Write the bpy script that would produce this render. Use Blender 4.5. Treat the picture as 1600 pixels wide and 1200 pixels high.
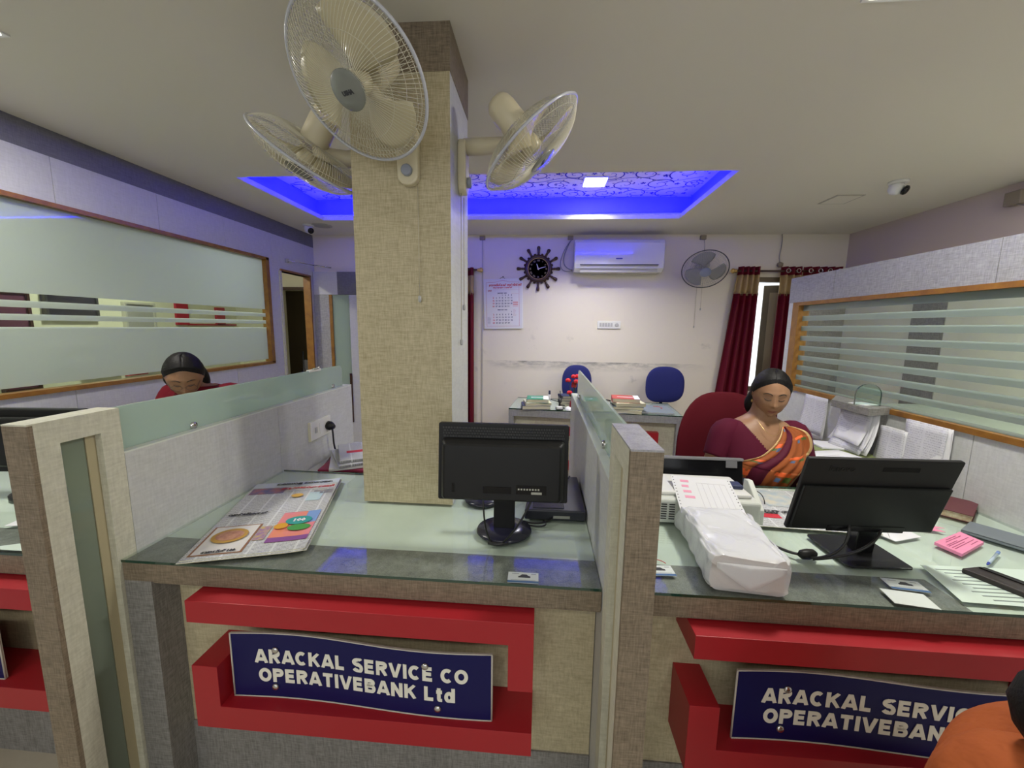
import bpy, bmesh, math, random
from mathutils import Vector, Matrix, Euler
from mathutils.bvhtree import BVHTree
PI = math.pi
S = bpy.context.scene
for o in list(bpy.data.objects): bpy.data.objects.remove(o)
C = bpy.context.collection
random.seed(4)

# ------------------------------------------------------------------ camera
cam_d = bpy.data.cameras.new('camera'); cam = bpy.data.objects.new('camera', cam_d); C.objects.link(cam)
cam_d.sensor_width = 36; cam_d.lens = 625 / 1600 * 36; cam_d.clip_start = 0.02
PITCH, YAW, ROLL = .1413, .0735, -.0144
_f = Vector((-math.sin(YAW) * math.cos(PITCH), math.cos(YAW) * math.cos(PITCH), -math.sin(PITCH)))
_r = Vector((math.cos(YAW), math.sin(YAW), 0)); _d = _f.cross(_r)
_r2 = math.cos(ROLL) * _r + math.sin(ROLL) * _d; _d2 = -math.sin(ROLL) * _r + math.cos(ROLL) * _d
cam.matrix_world = Matrix(((_r2.x, -_d2.x, -_f.x, 0), (_r2.y, -_d2.y, -_f.y, 0), (_r2.z, -_d2.z, -_f.z, 1.52), (0, 0, 0, 1)))
S.camera = cam
# ------------------------------------------------------------------ world, exposure
w = bpy.data.worlds.new('world'); S.world = w; w.use_nodes = True
bg = w.node_tree.nodes['Background']; bg.inputs[0].default_value = (.9, .95, 1, 1); bg.inputs[1].default_value = 2.2
S.view_settings.view_transform = 'Standard'; S.view_settings.look = 'None'
S.view_settings.exposure = 0.0; S.view_settings.gamma = 1; S.view_settings.use_curve_mapping = False
# ceiling panels: (x, y, watts, visible size)
PANELS = [(-2.04, 1.345, 22), (1.06, 1.352, 25), (-.50, -1.0, 8), (1.06, -1.0, 8), (-2.05, -1.0, 8)]

# ------------------------------------------------------------------ materials
MATS = {}
def _new(name):
    m = bpy.data.materials.new(name); m.use_nodes = True
    nt = m.node_tree; nt.nodes.clear(); MATS[name] = m
    out = nt.nodes.new('ShaderNodeOutputMaterial')
    return m, nt, out
def N(nt, t, **kw):
    n = nt.nodes.new('ShaderNode' + t)
    for k, v in kw.items():
        if k in n.inputs: n.inputs[k].default_value = v
        else: setattr(n, k, v)
    return n
def L(nt, a, b): nt.links.new(a, b)
def pmat(name, col, rough=.5, metal=0, spec=.5, bump=0, bscale=200, var=0, vscale=6, coat=0, emit=None, estr=0, alpha=1, col2=None, sheen=0, bdist=.002):
    if name in MATS: return MATS[name]
    m, nt, out = _new(name)
    p = N(nt, 'BsdfPrincipled'); L(nt, p.outputs[0], out.inputs[0])
    p.inputs['Base Color'].default_value = (*col, 1); p.inputs['Roughness'].default_value = rough
    p.inputs['Metallic'].default_value = metal; p.inputs['Specular IOR Level'].default_value = spec
    p.inputs['Coat Weight'].default_value = coat; p.inputs['Alpha'].default_value = alpha
    p.inputs['Sheen Weight'].default_value = sheen
    if emit: p.inputs['Emission Color'].default_value = (*emit, 1); p.inputs['Emission Strength'].default_value = estr
    tc = N(nt, 'TexCoord')
    c2 = col2 or tuple(c * .8 for c in col)
    if var or col2:
        nz = N(nt, 'TexNoise', Scale=vscale, Detail=5.0, Roughness=.6); L(nt, tc.outputs['Object'], nz.inputs['Vector'])
        cr = N(nt, 'ValToRGB'); cr.color_ramp.elements[0].position = .35; cr.color_ramp.elements[1].position = .7
        cr.color_ramp.elements[0].color = (*c2, 1); cr.color_ramp.elements[1].color = (*col, 1)
        L(nt, nz.outputs['Fac'], cr.inputs[0]); L(nt, cr.outputs[0], p.inputs['Base Color'])
    if bump:
        nb = N(nt, 'TexNoise', Scale=bscale, Detail=3.0); L(nt, tc.outputs['Object'], nb.inputs['Vector'])
        b = N(nt, 'Bump', Strength=bump, Distance=bdist); L(nt, nb.outputs['Fac'], b.inputs['Height']); L(nt, b.outputs[0], p.inputs['Normal'])
    return m
def linen(name, c1, c2, f=210, s=22, rough=.45, mid=.5, spread=.16, thread=None):
    """laminate printed with a woven-linen pattern"""
    if name in MATS: return MATS[name]
    m, nt, out = _new(name)
    p = N(nt, 'BsdfPrincipled', Roughness=rough); p.inputs['Specular IOR Level'].default_value = .35
    L(nt, p.outputs[0], out.inputs[0])
    tc = N(nt, 'TexCoord'); fac = []
    for sc in ((s, s, f), (f, f, s)):
        mp = N(nt, 'Mapping'); mp.inputs['Scale'].default_value = sc; L(nt, tc.outputs['Object'], mp.inputs['Vector'])
        nz = N(nt, 'TexNoise', Scale=1.0, Detail=3.0, Roughness=.65); L(nt, mp.outputs[0], nz.inputs['Vector']); fac.append(nz)
    mx = N(nt, 'Math', operation='ADD'); L(nt, fac[0].outputs['Fac'], mx.inputs[0]); L(nt, fac[1].outputs['Fac'], mx.inputs[1])
    big = N(nt, 'TexNoise', Scale=3.0, Detail=2.0); L(nt, tc.outputs['Object'], big.inputs['Vector'])
    m2 = N(nt, 'Math', operation='MULTIPLY_ADD'); L(nt, big.outputs['Fac'], m2.inputs[0]); m2.inputs[1].default_value = .25; L(nt, mx.outputs[0], m2.inputs[2])
    m3 = N(nt, 'Math', operation='MULTIPLY'); L(nt, m2.outputs[0], m3.inputs[0]); m3.inputs[1].default_value = .444
    cr = N(nt, 'ValToRGB'); e = cr.color_ramp.elements
    e[0].position = mid - spread; e[1].position = mid + spread; e[0].color = (*c1, 1); e[1].color = (*c2, 1)
    L(nt, m3.outputs[0], cr.inputs[0]); L(nt, cr.outputs[0], p.inputs['Base Color'])
    return m
def surf_fresnel(nt, ior):
    # surface reflection counted on the outer faces of a sheet only
    fr = N(nt, 'Fresnel', IOR=ior); ge = N(nt, 'NewGeometry'); inv = N(nt, 'Math', operation='SUBTRACT'); inv.inputs[0].default_value = 1
    L(nt, ge.outputs['Backfacing'], inv.inputs[1]); mu = N(nt, 'Math', operation='MULTIPLY'); L(nt, fr.outputs[0], mu.inputs[0]); L(nt, inv.outputs[0], mu.inputs[1])
    return mu
def glass_thin(name, tint, rough=0.0, base=.06):
    """clear sheet glass: tinted see-through plus surface reflection"""
    if name in MATS: return MATS[name]
    m, nt, out = _new(name)
    t = N(nt, 'BsdfTransparent'); t.inputs[0].default_value = (*tint, 1)
    g = N(nt, 'BsdfGlossy', Roughness=rough); fr = surf_fresnel(nt, 1.5)
    mx = N(nt, 'MixShader'); L(nt, fr.outputs[0], mx.inputs[0]); L(nt, t.outputs[0], mx.inputs[1]); L(nt, g.outputs[0], mx.inputs[2])
    L(nt, mx.outputs[0], out.inputs[0]); return m
def frosted(name, col, clear=.12, bands=None, ctint=(.9, .95, .92)):
    """acid-etched glass; bands = z intervals (object space) that are left clear"""
    if name in MATS: return MATS[name]
    m, nt, out = _new(name)
    d = N(nt, 'BsdfDiffuse'); d.inputs[0].default_value = (*col, 1)
    tl = N(nt, 'BsdfTranslucent'); tl.inputs[0].default_value = (*col, 1)
    a = N(nt, 'MixShader'); a.inputs[0].default_value = .55; L(nt, d.outputs[0], a.inputs[1]); L(nt, tl.outputs[0], a.inputs[2])
    t = N(nt, 'BsdfTransparent'); t.inputs[0].default_value = (*ctint, 1)
    b = N(nt, 'MixShader'); b.inputs[0].default_value = clear; L(nt, a.outputs[0], b.inputs[1]); L(nt, t.outputs[0], b.inputs[2])
    g = N(nt, 'BsdfGlossy', Roughness=.03); fr = surf_fresnel(nt, 1.45)
    if bands:
        tc = N(nt, 'TexCoord'); sx = N(nt, 'SeparateXYZ'); L(nt, tc.outputs['Object'], sx.inputs[0]); acc = None
        for z0, z1 in bands:
            c = N(nt, 'Math', operation='COMPARE'); L(nt, sx.outputs[2], c.inputs[0]); c.inputs[1].default_value = (z0 + z1) / 2; c.inputs[2].default_value = (z1 - z0) / 2
            if acc is None: acc = c
            else:
                q = N(nt, 'Math', operation='MAXIMUM'); L(nt, acc.outputs[0], q.inputs[0]); L(nt, c.outputs[0], q.inputs[1]); acc = q
        c2 = N(nt, 'MixShader'); L(nt, acc.outputs[0], c2.inputs[0]); L(nt, b.outputs[0], c2.inputs[1]); L(nt, t.outputs[0], c2.inputs[2]); b = c2
    e = N(nt, 'MixShader'); L(nt, fr.outputs[0], e.inputs[0]); L(nt, b.outputs[0], e.inputs[1]); L(nt, g.outputs[0], e.inputs[2])
    L(nt, e.outputs[0], out.inputs[0]); return m
def emis(name, col, s):
    if name in MATS: return MATS[name]
    m, nt, out = _new(name); e = N(nt, 'Emission'); e.inputs[0].default_value = (*col, 1); e.inputs[1].default_value = s
    L(nt, e.outputs[0], out.inputs[0]); return m
def newsprint(name, paper=(.62, .62, .6), ink=(.16, .16, .18), rows=150, cols=26, dens=.42, axis='XY'):
    """grey columns of small print on paper (unreadable body text)"""
    if name in MATS: return MATS[name]
    m, nt, out = _new(name)
    p = N(nt, 'BsdfPrincipled', Roughness=.7); L(nt, p.outputs[0], out.inputs[0])
    tc = N(nt, 'TexCoord'); sx = N(nt, 'SeparateXYZ'); L(nt, tc.outputs['Object'], sx.inputs[0])
    u, v = sx.outputs['XYZ'.index(axis[0])], sx.outputs['XYZ'.index(axis[1])]
    def math_(op, a, b=None):
        n = N(nt, 'Math', operation=op)
        if hasattr(a, 'links'): L(nt, a, n.inputs[0])
        else: n.inputs[0].default_value = a
        if b is not None:
            if hasattr(b, 'links'): L(nt, b, n.inputs[1])
            else: n.inputs[1].default_value = b
        return n.outputs[0]
    line = math_('GREATER_THAN', math_('FRACT', math_('MULTIPLY', v, rows)), .5)
    colm = math_('GREATER_THAN', math_('FRACT', math_('MULTIPLY', u, cols)), .1)
    mp = N(nt, 'Mapping'); mp.inputs['Scale'].default_value = (700, rows, 1) if axis == 'XY' else ((700, 1, rows) if axis == 'XZ' else (1, 700, rows))
    L(nt, tc.outputs['Object'], mp.inputs['Vector']); nz = N(nt, 'TexNoise', Scale=1.0, Detail=1.0); L(nt, mp.outputs[0], nz.inputs['Vector'])
    word = math_('GREATER_THAN', nz.outputs['Fac'], dens)
    ink_f = math_('MULTIPLY', math_('MULTIPLY', line, colm), word)
    mx = N(nt, 'Mix', data_type='RGBA'); mx.inputs[6].default_value = (*paper, 1); mx.inputs[7].default_value = (*ink, 1)
    L(nt, math_('MULTIPLY', ink_f, .8), mx.inputs[0]); L(nt, mx.outputs[2], p.inputs['Base Color'])
    return m

cream = linen('cream_laminate', (.42, .41, .32), (.66, .65, .54), f=130, s=24, spread=.22)
creamy = linen('yellow_cream_laminate', (.33, .28, .17), (.60, .54, .36), f=150, s=30, spread=.2)
pale = linen('pale_laminate', (.43, .44, .43), (.60, .61, .60), f=120, s=20, spread=.22)
pillar_m = linen('pillar_laminate', (.30, .25, .14), (.60, .53, .36), f=230, s=24, spread=.2)
brown = linen('brown_laminate', (.095, .072, .048), (.30, .24, .17), f=260, s=26, spread=.17)
greyl = linen('grey_laminate', (.10, .095, .088), (.33, .32, .30), f=260, s=26, spread=.18)
lightgrey = linen('light_grey_laminate', (.19, .19, .20), (.42, .42, .44), f=220, s=22, spread=.18)
darkgrey = linen('slate_laminate', (.10, .10, .115), (.19, .19, .215), f=220, s=22, spread=.2)
toplam = pmat('counter_top_laminate', (.68, .70, .65), .5, var=1, vscale=4, col2=(.58, .61, .56))
wallm, wnt, wout = _new('painted_plaster')
def _plaster():
    nt = wnt; p = N(nt, 'BsdfPrincipled', Roughness=.75); L(nt, p.outputs[0], wout.inputs[0])
    tc = N(nt, 'TexCoord'); sx = N(nt, 'SeparateXYZ'); L(nt, tc.outputs['Object'], sx.inputs[0])
    # scuffed horizontal band where chair backs rub the wall
    mr = N(nt, 'MapRange'); L(nt, sx.outputs[2], mr.inputs[0]); mr.inputs[1].default_value = 1.14; mr.inputs[2].default_value = 1.135
    mr2 = N(nt, 'MapRange'); L(nt, sx.outputs[2], mr2.inputs[0]); mr2.inputs[1].default_value = 1.02; mr2.inputs[2].default_value = 1.13
    a = N(nt, 'Math', operation='MULTIPLY'); L(nt, mr.outputs[0], a.inputs[0]); L(nt, mr2.outputs[0], a.inputs[1])
    mp = N(nt, 'Mapping'); mp.inputs['Scale'].default_value = (5, 5, 16); L(nt, tc.outputs['Object'], mp.inputs['Vector'])
    nz = N(nt, 'TexNoise', Scale=1.2, Detail=8.0, Roughness=.7); L(nt, mp.outputs[0], nz.inputs['Vector'])
    cr = N(nt, 'ValToRGB'); cr.color_ramp.elements[0].position = .36; cr.color_ramp.elements[1].position = .62; L(nt, nz.outputs['Fac'], cr.inputs[0])
    b = N(nt, 'Math', operation='MULTIPLY'); L(nt, a.outputs[0], b.inputs[0]); L(nt, cr.outputs[0], b.inputs[1])
    x0 = N(nt, 'MapRange'); L(nt, sx.outputs[0], x0.inputs[0]); x0.inputs[1].default_value = -.7; x0.inputs[2].default_value = -.4
    x1 = N(nt, 'MapRange'); L(nt, sx.outputs[0], x1.inputs[0]); x1.inputs[1].default_value = 1.9; x1.inputs[2].default_value = 1.2
    c = N(nt, 'Math', operation='MULTIPLY'); L(nt, x0.outputs[0], c.inputs[0]); L(nt, x1.outputs[0], c.inputs[1])
    d = N(nt, 'Math', operation='MULTIPLY'); L(nt, b.outputs[0], d.inputs[0]); L(nt, c.outputs[0], d.inputs[1])
    # faint round smudges
    n2 = N(nt, 'TexNoise', Scale=3.3, Detail=6.0, Roughness=.65); L(nt, tc.outputs['Object'], n2.inputs['Vector'])
    c2 = N(nt, 'ValToRGB'); c2.color_ramp.elements[0].position = .60; c2.color_ramp.elements[1].position = .8; L(nt, n2.outputs['Fac'], c2.inputs[0])
    zr = N(nt, 'MapRange'); L(nt, sx.outputs[2], zr.inputs[0]); zr.inputs[1].default_value = 1.7; zr.inputs[2].default_value = 1.3
    e2 = N(nt, 'Math', operation='MULTIPLY'); L(nt, c2.outputs[0], e2.inputs[0]); L(nt, zr.outputs[0], e2.inputs[1])
    e = N(nt, 'Math', operation='MAXIMUM'); L(nt, d.outputs[0], e.inputs[0]); L(nt, e2.outputs[0], e.inputs[1])
    mx = N(nt, 'Mix', data_type='RGBA'); L(nt, e.outputs[0], mx.inputs[0]); mx.inputs[6].default_value = (.68, .625, .53, 1); mx.inputs[7].default_value = (.26, .25, .23, 1)
    L(nt, mx.outputs[2], p.inputs['Base Color'])
_plaster()
ceilm = pmat('ceiling_paint', (.66, .63, .55), .8)
pinkw = pmat('pinkish_wall_paint', (.50, .42, .40), .8)
floorm = pmat('beige_floor_tile', (.50, .46, .36), .35, var=1, vscale=5, col2=(.42, .38, .29))
redlam = pmat('red_laminate', (.36, .010, .018), .42, bump=.05)
signblue = pmat('sign_blue', (.006, .006, .075), .45, spec=.25)
white = pmat('white_plastic', (.68, .68, .66), .35)
offwhite = pmat('cream_plastic', (.60, .54, .38), .35)
paper = pmat('white_paper', (.70, .70, .72), .7, bump=.1, bscale=30)
papery = pmat('yellowed_paper', (.60, .57, .42), .7)
black = pmat('black_plastic', (.008, .008, .008), .48, spec=.3)
blackg = pmat('glossy_black_plastic', (.006, .006, .007), .2, spec=.3)
darkp = pmat('dark_grey_plastic', (.03, .03, .033), .3)
wood = pmat('varnished_wood', (.30, .14, .025), .35, var=1, vscale=14, col2=(.19, .08, .015))
darkwood = pmat('dark_wood', (.045, .015, .008), .3, var=1, vscale=20)
goldm = pmat('brass', (.65, .45, .18), .3, metal=1)
chrome = pmat('chrome', (.6, .6, .6), .2, metal=1)
maroon = pmat('maroon_fabric', (.10, .005, .012), .8, spec=.2, bump=.2, bscale=400)
maroonc = pmat('maroon_curtain', (.11, .002, .013), .6, spec=.25)
goldc = pmat('gold_curtain', (.36, .25, .12), .5)
bluef = pmat('blue_fabric', (.004, .008, .11), .8, bump=.2, bscale=500)
cable_m = pmat('black_cable', (.012, .012, .012), .45)
glassmat = glass_thin('counter_glass', (.95, .985, .965))
glassedge = pmat('green_glass_edge', (.006, .045, .028), .1, coat=1)
frost = frosted('frosted_screen_glass', (.50, .60, .55), clear=.10)
inkm = pmat('black_ink', (.03, .03, .035), .6)
inkblue = pmat('blue_ink', (.06, .08, .25), .6)
redink = pmat('red_ink', (.55, .03, .05), .6)
pinkp = pmat('pink_paper', (.75, .25, .40), .7)
skin = pmat('skin', (.34, .18, .095), .5, var=1, vscale=10, col2=(.26, .13, .065))
hairm = pmat('black_hair', (.005, .004, .004), .58, spec=.3, bump=.7, bscale=150)

# ------------------------------------------------------------------ helpers
def tag(o, label=None, cat=None, group=None, kind=None):
    if label: o['label'] = label
    if cat: o['category'] = cat
    if group: o['group'] = group
    if kind: o['kind'] = kind
    return o
def thing(name, label, cat, loc=(0, 0, 0), rz=0, group=None):
    o = bpy.data.objects.new(name, None); C.objects.link(o); o.location = loc; o.rotation_euler = (0, 0, rz); o.empty_display_size = .05
    return tag(o, label, cat, group)
class MB:
    def __init__(s): s.v = []; s.f = []; s.mi = []; s.sm = []
    def add(s, vs, fs, mi=0, smooth=False):
        b = len(s.v); s.v += [Vector(v) for v in vs]
        for f in fs: s.f.append([b + i for i in f]); s.mi.append(mi); s.sm.append(smooth)
        return s
    def box(s, x0, x1, y0, y1, z0, z1, mi=0, M=None, mis=None):
        vs = [Vector((x, y, z)) for z in (z0, z1) for y in (y0, y1) for x in (x0, x1)]
        if M: vs = [M @ v for v in vs]
        fs = [(0, 2, 3, 1), (4, 5, 7, 6), (0, 1, 5, 4), (2, 6, 7, 3), (0, 4, 6, 2), (1, 3, 7, 5)]  # bottom top front back left right
        b = len(s.v); s.v += vs
        for i, f in enumerate(fs): s.f.append([b + k for k in f]); s.mi.append(mis[i] if mis else mi); s.sm.append(False)
        return s
    def tube(s, pts, r, seg=6, mi=0, cap=True, smooth=True, flat=None):
        pts = [Vector(p) for p in pts]; n = len(pts); rs = r if isinstance(r, (list, tuple)) else [r] * n
        t0 = (pts[1] - pts[0]).normalized(); up = Vector((0, 0, 1)) if abs(t0.z) < .9 else Vector((1, 0, 0))
        u = t0.cross(up).normalized(); b = len(s.v)
        for i, p in enumerate(pts):
            t = (pts[min(i + 1, n - 1)] - pts[max(i - 1, 0)]).normalized()
            u = (u - t * u.dot(t)).normalized(); w_ = t.cross(u)
            for k in range(seg):
                a = 2 * PI * k / seg
                s.v.append(p + rs[i] * (math.cos(a) * u + math.sin(a) * w_))
        for i in range(n - 1):
            for k in range(seg):
                k2 = (k + 1) % seg
                s.f.append([b + i * seg + k, b + i * seg + k2, b + (i + 1) * seg + k2, b + (i + 1) * seg + k]); s.mi.append(mi); s.sm.append(smooth)
        if cap:
            s.f.append([b + k for k in range(seg)][::-1]); s.mi.append(mi); s.sm.append(False)
            s.f.append([b + (n - 1) * seg + k for k in range(seg)]); s.mi.append(mi); s.sm.append(False)
        return s
    def lathe(s, prof, M=None, seg=24, mi=0, smooth=True):
        """prof: (r, z) pairs revolved about local Z"""
        M = M or Matrix(); b = len(s.v); n = len(prof)
        for r, z in prof:
            for k in range(seg):
                a = 2 * PI * k / seg; s.v.append(M @ Vector((r * math.cos(a), r * math.sin(a), z)))
        for i in range(n - 1):
            for k in range(seg):
                k2 = (k + 1) % seg
                s.f.append([b + i * seg + k, b + i * seg + k2, b + (i + 1) * seg + k2, b + (i + 1) * seg + k]); s.mi.append(mi); s.sm.append(smooth)
        s.f.append([b + k for k in range(seg)][::-1]); s.mi.append(mi); s.sm.append(False)
        s.f.append([b + (n - 1) * seg + k for k in range(seg)]); s.mi.append(mi); s.sm.append(False)
        return s
    def prism(s, poly, h, M=None, mi=0, mis=None):
        """poly in local XY, extruded z 0..h"""
        M = M or Matrix(); n = len(poly); b = len(s.v)
        for z in (0, h):
            for x, y in poly: s.v.append(M @ Vector((x, y, z)))
        s.f.append([b + k for k in range(n)][::-1]); s.mi.append(mis[0] if mis else mi); s.sm.append(False)
        s.f.append([b + n + k for k in range(n)]); s.mi.append(mis[0] if mis else mi); s.sm.append(False)
        for k in range(n):
            k2 = (k + 1) % n; s.f.append([b + k, b + k2, b + n + k2, b + n + k]); s.mi.append(mis[1] if mis else mi); s.sm.append(False)
        return s
    def grid(s, P, mi=0, smooth=True, closed=False, mif=None):
        b = len(s.v); R_ = len(P); K = len(P[0])
        for row in P: s.v += [Vector(p) for p in row]
        for i in range(R_ - 1):
            for k in range(K if closed else K - 1):
                k2 = (k + 1) % K
                s.f.append([b + i * K + k, b + i * K + k2, b + (i + 1) * K + k2, b + (i + 1) * K + k]); s.mi.append(mif(i, k) if mif else mi); s.sm.append(smooth)
        return s
    def build(s, name, mats, parent=None, world=False, bevel=0, sub=0, solid=0, fix=True, seg=2):
        me = bpy.data.meshes.new(name); off = Vector()
        vs = s.v
        if parent is not None and world:
            q = Matrix.Translation(parent.location) @ parent.rotation_euler.to_matrix().to_4x4()
            pp = parent.parent
            while pp is not None:
                q = Matrix.Translation(pp.location) @ pp.rotation_euler.to_matrix().to_4x4() @ q; pp = pp.parent
            qi = q.inverted(); vs = [qi @ v for v in vs]
        me.from_pydata([tuple(v) for v in vs], [], s.f)
        for m in (mats if isinstance(mats, (list, tuple)) else [mats]): me.materials.append(m)
        me.polygons.foreach_set('material_index', s.mi); me.polygons.foreach_set('use_smooth', s.sm)
        if fix:
            bm = bmesh.new(); bm.from_mesh(me); bmesh.ops.recalc_face_normals(bm, faces=bm.faces); bm.to_mesh(me); bm.free()
        o = bpy.data.objects.new(name, me); C.objects.link(o)
        if parent is not None: o.parent = parent
        if solid: md = o.modifiers.new('solid', 'SOLIDIFY'); md.thickness = solid; md.offset = 0
        if bevel: md = o.modifiers.new('bevel', 'BEVEL'); md.width = bevel; md.segments = seg; md.limit_method = 'ANGLE'; md.angle_limit = .7
        if sub: md = o.modifiers.new('sub', 'SUBSURF'); md.levels = sub; md.render_levels = sub
        return o
def box(*a, **k): return MB().box(*a, **k)
def TR(x, y, z, rz=0, rx=0, ry=0): return Matrix.Translation((x, y, z)) @ Euler((rx, ry, rz)).to_matrix().to_4x4()
def frame_to(n, up=(0, 0, 1), loc=(0, 0, 0)):
    """matrix whose Z is n, Y as close to up as possible"""
    z = Vector(n).normalized(); x = Vector(up).cross(z).normalized(); y = z.cross(x)
    m = Matrix((x, y, z)).transposed().to_4x4(); m.translation = Vector(loc); return m
def text(name, body, size, M, mat, parent=None, bold=0, ext=.0006, align='CENTER', space=1, aspect=1, line=1):
    """raised or printed lettering as a mesh; M: local XY is the text plane"""
    cu = bpy.data.curves.new(name, 'FONT'); cu.body = body; cu.size = size; cu.offset = bold; cu.extrude = ext
    cu.align_x = align; cu.align_y = 'CENTER'; cu.space_character = space; cu.space_line = line; cu.resolution_u = 3
    t = bpy.data.objects.new(name, cu); C.objects.link(t)
    dg = bpy.context.evaluated_depsgraph_get(); me = bpy.data.meshes.new_from_object(t.evaluated_get(dg))
    bpy.data.objects.remove(t)
    me.transform(M @ Matrix.Diagonal((aspect, 1, 1, 1)))
    if parent is not None: me.transform((Matrix.Translation(parent.location) @ parent.rotation_euler.to_matrix().to_4x4()).inverted())
    me.materials.clear(); me.materials.append(mat)
    o = bpy.data.objects.new(name, me); C.objects.link(o)
    if parent is not None: o.parent = parent
    return o
def addtext(mb, body, size, M, mi=0, bold=0, ext=.0002, align='CENTER', aspect=1):
    cu = bpy.data.curves.new('t', 'FONT'); cu.body = body; cu.size = size; cu.offset = bold; cu.extrude = ext
    cu.align_x = align; cu.align_y = 'CENTER'; cu.resolution_u = 1
    t = bpy.data.objects.new('t', cu); C.objects.link(t)
    dg = bpy.context.evaluated_depsgraph_get(); me = bpy.data.meshes.new_from_object(t.evaluated_get(dg)); bpy.data.objects.remove(t)
    me.transform(M @ Matrix.Diagonal((aspect, 1, 1, 1)))
    mb.add([v.co.copy() for v in me.vertices], [list(p.vertices) for p in me.polygons], mi); bpy.data.meshes.remove(me)
FRONT = Euler((PI / 2, 0, 0)).to_matrix().to_4x4()        # text facing -Y
def block_text(body, cap, gap=.13, th=.245):
    """heavy grotesque capitals built from thick strokes; returns list of (polylines) laid along X, cap height = cap"""
    def arc(cx, cy, rx, ry, a0, a1, n=14): return [(cx + rx * math.cos(math.radians(a0 + (a1 - a0) * k / n)), cy + ry * math.sin(math.radians(a0 + (a1 - a0) * k / n))) for k in range(n + 1)]
    h = th / 2; T = 1 - h
    G = {
     'A': (.86, [[(.07, 0), (.38, .95), (.48, .95), (.79, 0)], [(.20, .28), (.66, .28)]]),
     'R': (.80, [[(h, 0), (h, T), (.46, T)] + arc(.46, .72, .20, T - .72, 90, -90)[1:] + [(h, .45)], [(.42, .45), (.68, 0)]]),
     'C': (.80, [arc(.41, .5, .31, .5 - h, 50, 310, 24)]),
     'K': (.82, [[(h, 0), (h, 1)], [(.70, 1), (h + .04, .42)], [(.32, .60), (.72, 0)]]),
     'L': (.68, [[(h, 1), (h, h), (.62, h)]]),
     'S': (.74, [arc(.37, .725, .25, .725 - .45 - .0, 25, 90, 6) + arc(.37, .715, .25, T - .715, 90, 270, 14)[1:] + arc(.37, .285, .27, .245, 90, -90, 14)[0:] + arc(.37, .30, .27, .30 - h, -90, -160, 6)[1:]]),
     'E': (.70, [[(.64, T), (h, T), (h, h), (.66, h)], [(h, .51), (.60, .51)]]),
     'V': (.82, [[(.08, 1), (.37, .05), (.45, .05), (.74, 1)]]),
     'I': (.28, [[(.14, 0), (.14, 1)]]),
     'O': (.86, [arc(.43, .5, .33, .5 - h, 90, 450, 28)]),
     'P': (.76, [[(h, 0), (h, T), (.44, T)] + arc(.44, .70, .21, T - .70, 90, -90)[1:] + [(h, .51 - .0)]]),
     'T': (.74, [[(.02, T), (.72, T)], [(.37, 0), (.37, T)]]),
     'B': (.78, [[(h, h), (h, T), (.44, T)] + arc(.44, .73, .18, T - .73, 90, -90)[1:] + [(h, .53)], [(h, .50), (.46, .50)] + arc(.46, .305, .20, .20, 90, -90)[1:] + [(0, h)]]),
     'N': (.80, [[(h, 0), (h, 1)], [(h, .93), (.68, .07)], [(.69, 0), (.69, 1)]]),
     't': (.46, [[(.20, .95), (.20, .22)] + arc(.32, .21, .12, .12, 180, 270, 5) + [(.42, .09)], [(.02, .68), (.42, .68)]]),
     'd': (.70, [arc(.31, .36, .21, .27, 0, 360, 22), [(.58, 0), (.58, 1)]]),
     ' ': (.30, [])}
    words = [MB()]; x = 0
    for ch in body:
        if ch == ' ': words.append(MB())
        m = words[-1]; w_, pl = G[ch]
        for p in pl:
            pts = [Vector((x + a, b, 0)) for a, b in p]; A = []; B = []; n = len(pts); closed = (pts[0] - pts[-1]).length < 1e-3
            for k in range(n):
                a_ = pts[k - 1] if k else (pts[-2] if closed else None); b_ = pts[k + 1] if k < n - 1 else (pts[1] if closed else None)
                d1_ = (pts[k] - a_).normalized() if a_ is not None else None; d2_ = (b_ - pts[k]).normalized() if b_ is not None else None
                if d1_ is None: d1_ = d2_
                if d2_ is None: d2_ = d1_
                n1 = Vector((-d1_.y, d1_.x, 0)); n2 = Vector((-d2_.y, d2_.x, 0)); mm_ = (n1 + n2)
                mm_ = mm_.normalized() if mm_.length > 1e-4 else n1
                l_ = h / max(.55, mm_.dot(n1)); A.append(pts[k] + mm_ * l_); B.append(pts[k] - mm_ * l_)
            m.grid([A, B], smooth=False)
        x += w_ + gap
    W_ = x - gap
    for m in words:
        for v in m.v: v.x = (v.x - W_ / 2) * cap; v.y = max(0, min(1, v.y)) * cap - cap / 2
    return words, W_ * cap
def facing(x, y, z, rz=0): return Matrix.Translation((x, y, z)) @ Euler((0, 0, rz)).to_matrix().to_4x4() @ FRONT
def rrect(w_, h, r, n=5):
    pts = []
    for cx, cy, a0 in ((w_ / 2 - r, h / 2 - r, 0), (-w_ / 2 + r, h / 2 - r, 90), (-w_ / 2 + r, -h / 2 + r, 180), (w_ / 2 - r, -h / 2 + r, 270)):
        for k in range(n + 1):
            a = math.radians(a0 + 90 * k / n); pts.append((cx + r * math.cos(a), cy + r * math.sin(a)))
    return pts
def bez(p0, p1, p2, p3, n=14):
    p0, p1, p2, p3 = map(Vector, (p0, p1, p2, p3)); out = []
    for i in range(n + 1):
        t = i / n; out.append((1 - t) ** 3 * p0 + 3 * (1 - t) ** 2 * t * p1 + 3 * (1 - t) * t * t * p2 + t ** 3 * p3)
    return out
def copy_tree(o, parent=None):
    c = o.copy(); C.objects.link(c); c.parent = parent
    for ch in [x for x in bpy.data.objects if x.parent == o]: copy_tree(ch, c)
    return c

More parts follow.
